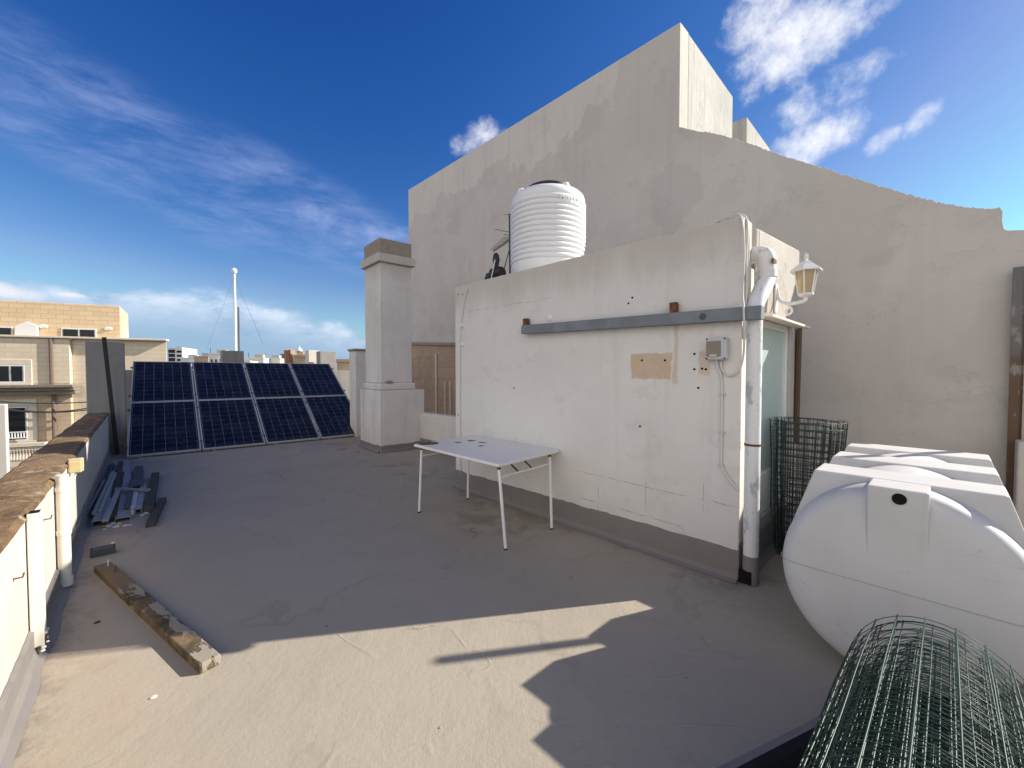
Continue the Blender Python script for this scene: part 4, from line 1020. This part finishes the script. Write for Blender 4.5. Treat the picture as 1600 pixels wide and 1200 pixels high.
def window(f, x0, y0_, x1, y1_, out, nm=1, sill=True, mat='frame'):
    a = f(x0, y0_, out) ; b = f(x1, y1_, out); c0 = a.xy; c1 = b.xy; zt2 = a.z; zb2 = b.z; t = .09
    fr_ = MB()
    for k in range(nm + 1):
        p = c0.lerp(c1, k / nm); fr_.prism([p - BE2 * t / 2, p + BE2 * t / 2, p + BE2 * t / 2 - BN2 * .12, p - BE2 * t / 2 - BN2 * .12], zb2, zt2)
    for z in (zb2 - t, zt2): fr_.prism([c0 - BE2 * t / 2, c1 + BE2 * t / 2, c1 + BE2 * t / 2 - BN2 * .12, c0 - BE2 * t / 2 - BN2 * .12], z, z + t)
    w_ = fr_.build('window', M[mat], bld)
    MB().prism([c0, c1, c1 - BN2 * .05, c0 - BN2 * .05], zb2, zt2).build('pane', M['pane'], w_)
    return c0, c1, zb2, zt2
def surround(c0, c1, zb2, zt2, w=.35):
    mb = MB()
    for p, s in ((c0, -1), (c1, 1)):
        q = p + BE2 * s * (w / 2 + .05); mb.prism([q - BE2 * w / 2 - BN2 * .02, q + BE2 * w / 2 - BN2 * .02, q + BE2 * w / 2 - BN2 * .2, q - BE2 * w / 2 - BN2 * .2], zb2 - .1, zt2 + .1)
    q0, q1 = c0 - BE2 * (w + .05), c1 + BE2 * (w + .05)
    mb.prism([q0 - BN2 * .02, q1 - BN2 * .02, q1 - BN2 * .2, q0 - BN2 * .2], zt2 + .101, zt2 + .101 + w)
    mb.prism([q0 + BN2 * .02, q1 + BN2 * .02, q1 - BN2 * .2, q0 - BN2 * .2], zb2 - .1 - w * .7, zb2 - .101)
    mb.build('window_surround', M['trim'], bld, bevel=.02)
window(lambda x, y, o: FB(x, y, -o), 97, 514, 149, 528.5, .05, 2)
window(lambda x, y, o: FB(x, y, -o), -30, 511, 18, 526, .05, 2)
surround(*window(FF, -6, 572, 37, 596, .32, 2), .3)
surround(*window(FF, 8, 638, 42, 686, .34, 1), .4)
# balcony rail
mb = MB(); r0 = FF(9, 676, .5); r1 = FF(42, 676, .5); zb2 = FF(9, 685, .5).z
for z in (zb2, r0.z): mb.bar(V3(r0.xy, z), V3(r1.xy, z), .06, .06)
for k in range(8): p = r0.xy.lerp(r1.xy, k / 7); mb.bar(V3(p, zb2), V3(p, r0.z), .05, .05)
mb.build('balcony_railing', M['frame'], bld)
# balustrade lower down
mb = MB(); a = FF(-60, 699, .9); b = FF(70, 699, .9)
mb.prism([a.xy, b.xy, b.xy - BN2 * .3, a.xy - BN2 * .3], a.z - .15, a.z + .05)
zq = FF(30, 716, .9).z
for k in range(26):
    p = a.xy.lerp(b.xy, (k + .5) / 26) - BN2 * .15; mb.lathe([(.04, 0), (.11, .15), (.05, .4), (.045, .5), (.1, .7), (.05, .9)], V3(p, a.z - 1.05), 8)
mb.prism([a.xy, b.xy, b.xy - BN2 * .3, a.xy - BN2 * .3], a.z - 1.3, a.z - 1.05)
mb.build('balustrade', M['trim'], bld)
dd = FF(79, 529, .3); mb = MB(); mb.tube([V3(dd.xy, zf - .05), V3(dd.xy, cz + .05)], .1, 8); d2 = FF(83, 612, .45); mb.tube([V3(d2.xy, cz - .6), V3(d2.xy, -8)], .1, 8); mb.build('rainwater_pipe', plain('brown_rain_pipe', (.16, .115, .09), .7), bld)
for px, py, w in ((67, 510, .26), (169, 513.5, .24)):
    p = FB(px, py, -.02); MB().lathe([(0, .1), (w * .6, .1), (w, 0), (0, 0)], p, 14, ax=Vector((*BN2, 0)), e1=(*BE2, 0), sx=1, sy=.5).build('wall_light', M['frame'], bld, smooth='auto')
p = FB(38, 527, -.3)
MB().extrude([V3(p.xy - BE2 * .45, p.z - .3), V3(p.xy + BE2 * .55, p.z - .3), V3(p.xy + BE2 * .55, p.z + .75), V3(p.xy + BE2 * .1, p.z + .98), V3(p.xy - BE2 * .4, p.z + .7)], -Vector((*BN2, 0)) * .25).build('white_shed_gable', M['white_house'], bld)
for k, (ya, yb, sag) in enumerate(((624, 628, .15), (628, 637, .4), (632, 640, .3))):
    a = FF(-40, ya, .7); b = FF(140, yb, .7)
    tag(MB().tube([a.lerp(b, t / 12) - Z3 * sag * 4 * (t / 12) * (1 - t / 12) for t in range(13)], .035, 5).build('street_cable', M['darkcable']), ['topmost street cable strung along the stone building', 'middle street cable sagging along the stone building', 'lowest street cable sagging along the stone building'][k], 'cable', 'street cables')
q = AT(2, 640, 16)
o = MB().prism([q.xy - BE2 * 3, q.xy + BE2 * .12, q.xy + BE2 * .12 + P2 * .4, q.xy - BE2 * 3 + P2 * .4], -9, AT(2, 632, 16).z).build('garden_wall', M['cream'], bevel=.03)
tag(o, 'cream wall end over the road at the left edge', 'wall')

# ------------------------------------------------------------------ far skyline
def house(name, px0, px1, pytop, y, mat, label, cat='house', depth=None, roofpar=True):
    a = AT(px0, pytop, y); b = AT(px1, pytop, y); w = (b.x - a.x); dep = depth or max(6, w * .8)
    d = v2(.9, .43).normalized(); e = (b.x - a.x)
    root = thing(name, (a.x, y, -9), label, cat)
    A = a.xy; Bq = b.xy + v2(0, e * .25)
    nrm = v2(-.35, 1).normalized() * dep
    MB().prism([A, Bq, Bq + nrm, A + nrm], -9, a.z).build('walls', M[mat], root, bevel=.02)
    if roofpar:
        t = .5
        MB().prism([A - v2(.15, .15), Bq + v2(.15, -.15), Bq + nrm, A + nrm], a.z + .001, a.z + .3).build('roof_coping', M[mat], root)
    def win(fx0, fx1, z0, z1):
        p = A.lerp(Bq, fx0); q2 = A.lerp(Bq, fx1); nn = v2(0, -.08)
        MB().prism([p + nn, q2 + nn, q2 - nn, p - nn], z0, z1).build('window', M['pane'], root)
    root_w = w
    return root, win, a.z
r, win, z = house('tower_block', 262, 281, 544, 150, 'white_house', 'distant white and grey apartment tower right of the stone building', 'apartment block', 14)
for k in range(4):
    win(.62, .94, z - 1.6 - 1.5 * k, z - .8 - 1.5 * k)
    win(.05, .5, z - 1.7 - 1.5 * k, z - .5 - 1.5 * k)
MB().prism([AT(276, 541, 152).xy, AT(281.5, 541, 152).xy, AT(281.5, 541, 156).xy, AT(276, 541, 156).xy], -9, AT(278, 541, 152).z).build('lift_tower', M['grey_house'], r)
hs = [(282, 300, 560, 120, 'white_house', 'low white house beside the distant tower'), (303, 322, 558, 110, 'sand_house', 'low pale house with roof clutter before the flagpole'),
      (326, 345, 553.5, 100, 'white_house', 'white box house left of the flagpole pillar'), (381, 408, 560.5, 105, 'white_house', 'long low white house just right of the flagpole'),
      (408, 434, 561, 112, 'cream', 'long low cream house below the brown church'), (459, 482, 557.5, 60, 'sand_house', 'brown parapet house left of the cream pillar'),
      (526, 548, 566, 40, 'sand_house', 'sunlit sandstone house above the boundary wall near the pier'), (200, 262, 570, 60, 'cream', 'low cream house behind the grey pillar'), (345, 384, 566, 70, 'cream', 'cream house behind the flagpole pillar'), (548, 575, 562, 55, 'grey_house', 'grey house seen beside the narrow pier')]
for (x0_, x1_, yt, d, mt_, lb) in hs:
    r, win, z = house('far_house', x0_, x1_, yt, d, mt_, lb)
    for f in (.15, .45, .75): win(f, f + .12, z - 2.6, z - 1.2)
    if d > 90:
        p = AT((x0_ + x1_) / 2 + 3, yt, d + 3); MB().prism([p.xy, p.xy + v2(2, .3), p.xy + v2(1.7, 2), p.xy + v2(-.3, 1.8)], p.z, p.z + 1.1).build('roof_room', M['grey_house' if d > 108 else 'sand_house'], r)
        MB().tube([p + Vector((-1.5, 0, 0)), p + Vector((-1.5, 0, 1.6))], .06, 5).build('aerial', M['darkcable'], r)
cy = 170
ch_ = thing('church', AT(445, 560, cy), 'distant brown stone church with crenellated square tower', 'church')
def cbx(px0, px1, yt, y, mat='church', name='tower', dep=5):
    a = AT(px0, yt, y); b = AT(px1, yt, y)
    return MB().prism([a.xy, b.xy + v2(0, 1), b.xy + v2(-1, dep), a.xy + v2(-1, dep - 1)], -9, a.z).build(name, M[mat], ch_)
cbx(430, 470, 559.5, cy, name='nave', dep=20); cbx(443.5, 455, 547.5, cy - 2); cbx(437, 443, 553, cy - 1, name='side_turret')
for x in (443.5, 447.2, 451, 453.6): cbx(x, x + 1.6, 545.6, cy - 2.1, name='battlement', dep=4)
cbx(464, 471.5, 549, cy - 3, name='bell_tower', dep=4)
a = AT(468, 549, cy - 2); MB().lathe([(1.1, 0), (1.1, .4), (.95, .9), (.5, 1.3), (.15, 1.6), (.1, 2.0), (0, 2.6)], a, 14).build('dome', M['white_house'], ch_, smooth='auto')
# flagpole
fb_ = AT(370, 560, 16.5); ft_ = AT(366, 428, 16.5)
fp = thing('flagpole', V3(fb_.xy, 1.0), 'tall white flagpole with ball top and guy wires beyond the panels', 'flagpole')
MB().tube([V3(ft_.xy, .5), ft_], [.052, .045], 16).build('pole', M['white_metal'], fp, smooth='auto')
MB().lathe([(0, -.11), (.07, -.10), (.095, -.05), (.105, .01), (.085, .07), (.04, .105), (0, .11)], ft_ + Z3 * .12, 18).build('ball_finial', M['white_metal'], fp, smooth='auto')
MB().tube([ft_ - Z3 * .1, AT(410, 535, 15.5)], .005, 5).build('guy_wire', M['steel'], fp); MB().tube([ft_ - Z3 * .1, AT(322, 548, 15.5)], .003, 5).build('guy_wire', M['steel'], fp)
lm = AT(372.5, 480, 17.5)
tag(MB().tube([V3(lm.xy, .5), lm], .035, 6).build('thin_mast', M['steel']), 'thin grey mast just behind the white flagpole', 'mast')
nb = MB(); c = roofpt(2.5, 17)
tag(MB().prism([roofpt(-.7, fb + .26), roofpt(8, fb + .26), roofpt(8, 22), roofpt(-.7, 22)], -9, .5).build('adjoining_roof', M['roofing'], bevel=.02), 'flat roofed adjoining house carrying the white flagpole', 'house')

# ------------------------------------------------------------------ light, sky, camera
SAZ = v2(.982, .19).normalized(); SEL = math.atan(.585)
sun = bpy.data.lights.new('sun', 'SUN'); sun.energy = 4.3; sun.angle = R(.53); sun.color = (1, .93, .83)
so = bpy.data.objects.new('sun', sun); COL.objects.link(so)
sd = Vector((SAZ.x * math.cos(SEL), SAZ.y * math.cos(SEL), math.sin(SEL)))
so.rotation_euler = (-sd).to_track_quat('-Z', 'Y').to_euler(); so.location = (0, 0, 30)

w = bpy.data.worlds.new('World'); sc.world = w; w.use_nodes = True
nt = w.node_tree; nt.nodes.clear()
class WN(Mat):
    def __init__(s, t): s.t = t; s.N = t.nodes; s.L = t.links; s._pos = None
wn = WN(nt)
tcn = wn.N.new('ShaderNodeTexCoord'); dirv = tcn.outputs['Generated']; wn._pos = dirv
sky = wn.N.new('ShaderNodeTexSky'); sky.sky_type = 'NISHITA'; sky.sun_disc = False
sky.sun_elevation = SEL; sky.sun_rotation = math.atan2(SAZ.x, SAZ.y); sky.altitude = 60; sky.air_density = 1.0; sky.dust_density = .35; sky.ozone_density = 3.0
sr_, sg_, sb_ = None, None, None
sep = wn.N.new('ShaderNodeSeparateColor'); wn.L.new(sky.outputs[0], sep.inputs[0])
KS = .09 * 1.464            # deepen the blue away from the sun, channel by channel
def tone(v, g, k): return wn.math('MULTIPLY', wn.math('POWER', wn.math('MULTIPLY', v, KS), g), k / KS)
cmb = wn.N.new('ShaderNodeCombineColor')
wn.L.new(wn.math('MINIMUM', tone(sep.outputs[0], 2.5, 3.8), wn.math('MULTIPLY', sep.outputs[0], .62)), cmb.inputs[0]); wn.L.new(tone(sep.outputs[1], 1.62, 1.08), cmb.inputs[1]); wn.L.new(tone(sep.outputs[2], 1.02, .82), cmb.inputs[2])
col = cmb.outputs[0]
def blob(px, py, rx, ry, tilt=0):
    """soft elliptical window on the sky round the direction of a cloud"""
    c = ray(px, py).normalized(); e1 = c.cross(Z3).normalized(); e2 = e1.cross(c)
    a = R(tilt); f1 = e1 * math.cos(a) + e2 * math.sin(a); f2 = -e1 * math.sin(a) + e2 * math.cos(a)
    k = ray(px, py).length
    x = wn.math('DIVIDE', wn.dot(dirv, tuple(f1)), rx / F / k); y = wn.math('DIVIDE', wn.dot(dirv, tuple(f2)), ry / F / k)
    r2 = wn.math('ADD', wn.math('MULTIPLY', x, x), wn.math('MULTIPLY', y, y))
    front = wn.math('GREATER_THAN', wn.dot(dirv, tuple(c)), 0.2)
    return wn.math('MULTIPLY', wn.math('SUBTRACT', 1.0, r2, clamp=True), front)
def add(*xs):
    o = xs[0]
    for x in xs[1:]: o = wn.math('MAXIMUM', o, x)
    return o
# puffs at the right, ragged
n1 = wn.noise(11, 12, rough=.64)
pf = add(blob(1265, 40, 170, 90, 25), blob(1185, 20, 100, 60, 20), blob(1225, 95, 90, 50, 30), blob(1293, 150, 110, 48, 18), blob(1272, 218, 110, 52, 15), blob(1385, 215, 40, 24, 30), blob(1435, 188, 40, 24, 40), blob(750, 216, 62, 30, 25), wn.math('MULTIPLY', blob(1370, 5, 90, 36, 0), .75))
puff = wn.step(wn.math('ADD', wn.math('MULTIPLY', pf, 1.15), wn.math('MULTIPLY', wn.math('SUBTRACT', n1, .54), 3.6)), .2, 1.75)
puff = wn.math('MULTIPLY', puff, wn.step(pf, .0, .35))
# streaked cirrus at the left
vmap = wn.map(dirv, (2.2, 2.2, 9), (0, 0, 0), (0, R(-20), 0))
n2 = wn.noise(3.0, 11, vec=vmap, rough=.68, dist=.25)
cb = add(blob(220, 240, 360, 105, -21), blob(440, 320, 290, 85, -16), wn.math('MULTIPLY', blob(580, 365, 130, 32, -5), 1.0))
cir = wn.math('MULTIPLY', wn.math('MULTIPLY', wn.step(n2, .30, .85), wn.step(cb, 0, .75)), .50)
sm = wn.math('MULTIPLY', wn.step(wn.math('ADD', wn.math('MULTIPLY', add(blob(500, 338, 60, 26, -10), blob(590, 366, 100, 26, -3)), 1.0), wn.math('MULTIPLY', wn.math('SUBTRACT', n1, .54), 3.2)), .2, 1.5), wn.step(add(blob(500, 338, 60, 26, -10), blob(590, 366, 100, 26, -3)), 0, .5))
sm = wn.math('MULTIPLY', sm, .42)
# bank over the horizon
zz_ = wn.xyz(dirv)[2]; xx_ = wn.xyz(dirv)[0]
n3 = wn.noise(7, 9, vec=wn.map(dirv, (1, 1, 2.2)), rough=.6)
lim = wn.math('ADD', wn.math('SUBTRACT', .155, wn.math('MULTIPLY', wn.step(xx_, -.62, -.15), .075)), wn.math('MULTIPLY', wn.math('SUBTRACT', n3, .5), .09))
bank = wn.step(wn.math('SUBTRACT', lim, zz_), -.012, .035)
rim = wn.math('MULTIPLY', bank, wn.step(wn.math('SUBTRACT', lim, zz_), .10, .0))
bankcol = wn.mix(wn.math('MULTIPLY', rim, wn.step(n3, .3, .7)), (1.9, 2.7, 4.2), (6.3, 6.8, 7.4))
lc = add(blob(5, 453, 55, 15, -8), blob(112, 461, 20, 5, 0))
CW = 6.6
col = wn.mix(wn.math('MULTIPLY', bank, .85), col, bankcol)
col = wn.mix(wn.math('ADD', cir, sm, clamp=True), col, (2.6, 3.2, 5.2))
col = wn.mix(wn.math('MULTIPLY', puff, .95), col, (CW, CW, CW * 1.03))
col = wn.mix(wn.math('MULTIPLY', wn.step(wn.math('ADD', lc, wn.math('MULTIPLY', wn.math('SUBTRACT', n1, .5), 2.6)), .15, 1.3), wn.step(lc, 0, .4)), col, (CW * .8, CW * .82, CW * .88))
# added unseen cloud behind the photographer, fill light for the shaded walls
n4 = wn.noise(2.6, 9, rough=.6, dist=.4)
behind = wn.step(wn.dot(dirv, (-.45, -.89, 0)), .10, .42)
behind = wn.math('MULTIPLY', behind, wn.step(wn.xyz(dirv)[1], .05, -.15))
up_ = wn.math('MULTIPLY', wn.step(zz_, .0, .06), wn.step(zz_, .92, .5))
fill_cloud = wn.math('MULTIPLY', wn.math('MULTIPLY', wn.step(n4, .36, .52), behind), up_)
col = wn.mix(wn.math('MULTIPLY', fill_cloud, .92), col, (8.9, 8.3, 7.7))
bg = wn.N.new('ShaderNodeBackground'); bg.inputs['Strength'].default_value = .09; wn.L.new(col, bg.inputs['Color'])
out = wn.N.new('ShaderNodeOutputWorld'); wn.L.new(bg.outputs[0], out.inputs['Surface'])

cam = bpy.data.cameras.new('camera'); cam.sensor_width = 36; cam.sensor_fit = 'HORIZONTAL'; cam.lens = F / 1600 * 36; cam.clip_start = .05; cam.clip_end = 5000
co = bpy.data.objects.new('camera', cam); COL.objects.link(co); co.location = (0, 0, EYE); co.rotation_euler = (math.pi / 2 - PITCH, 0, 0); sc.camera = co
sc.view_settings.view_transform = 'Standard'; sc.view_settings.look = 'None'; sc.view_settings.exposure = .9; sc.view_settings.gamma = 1
sc.cycles.max_bounces = 8; sc.cycles.diffuse_bounces = 5; sc.cycles.use_denoising = True
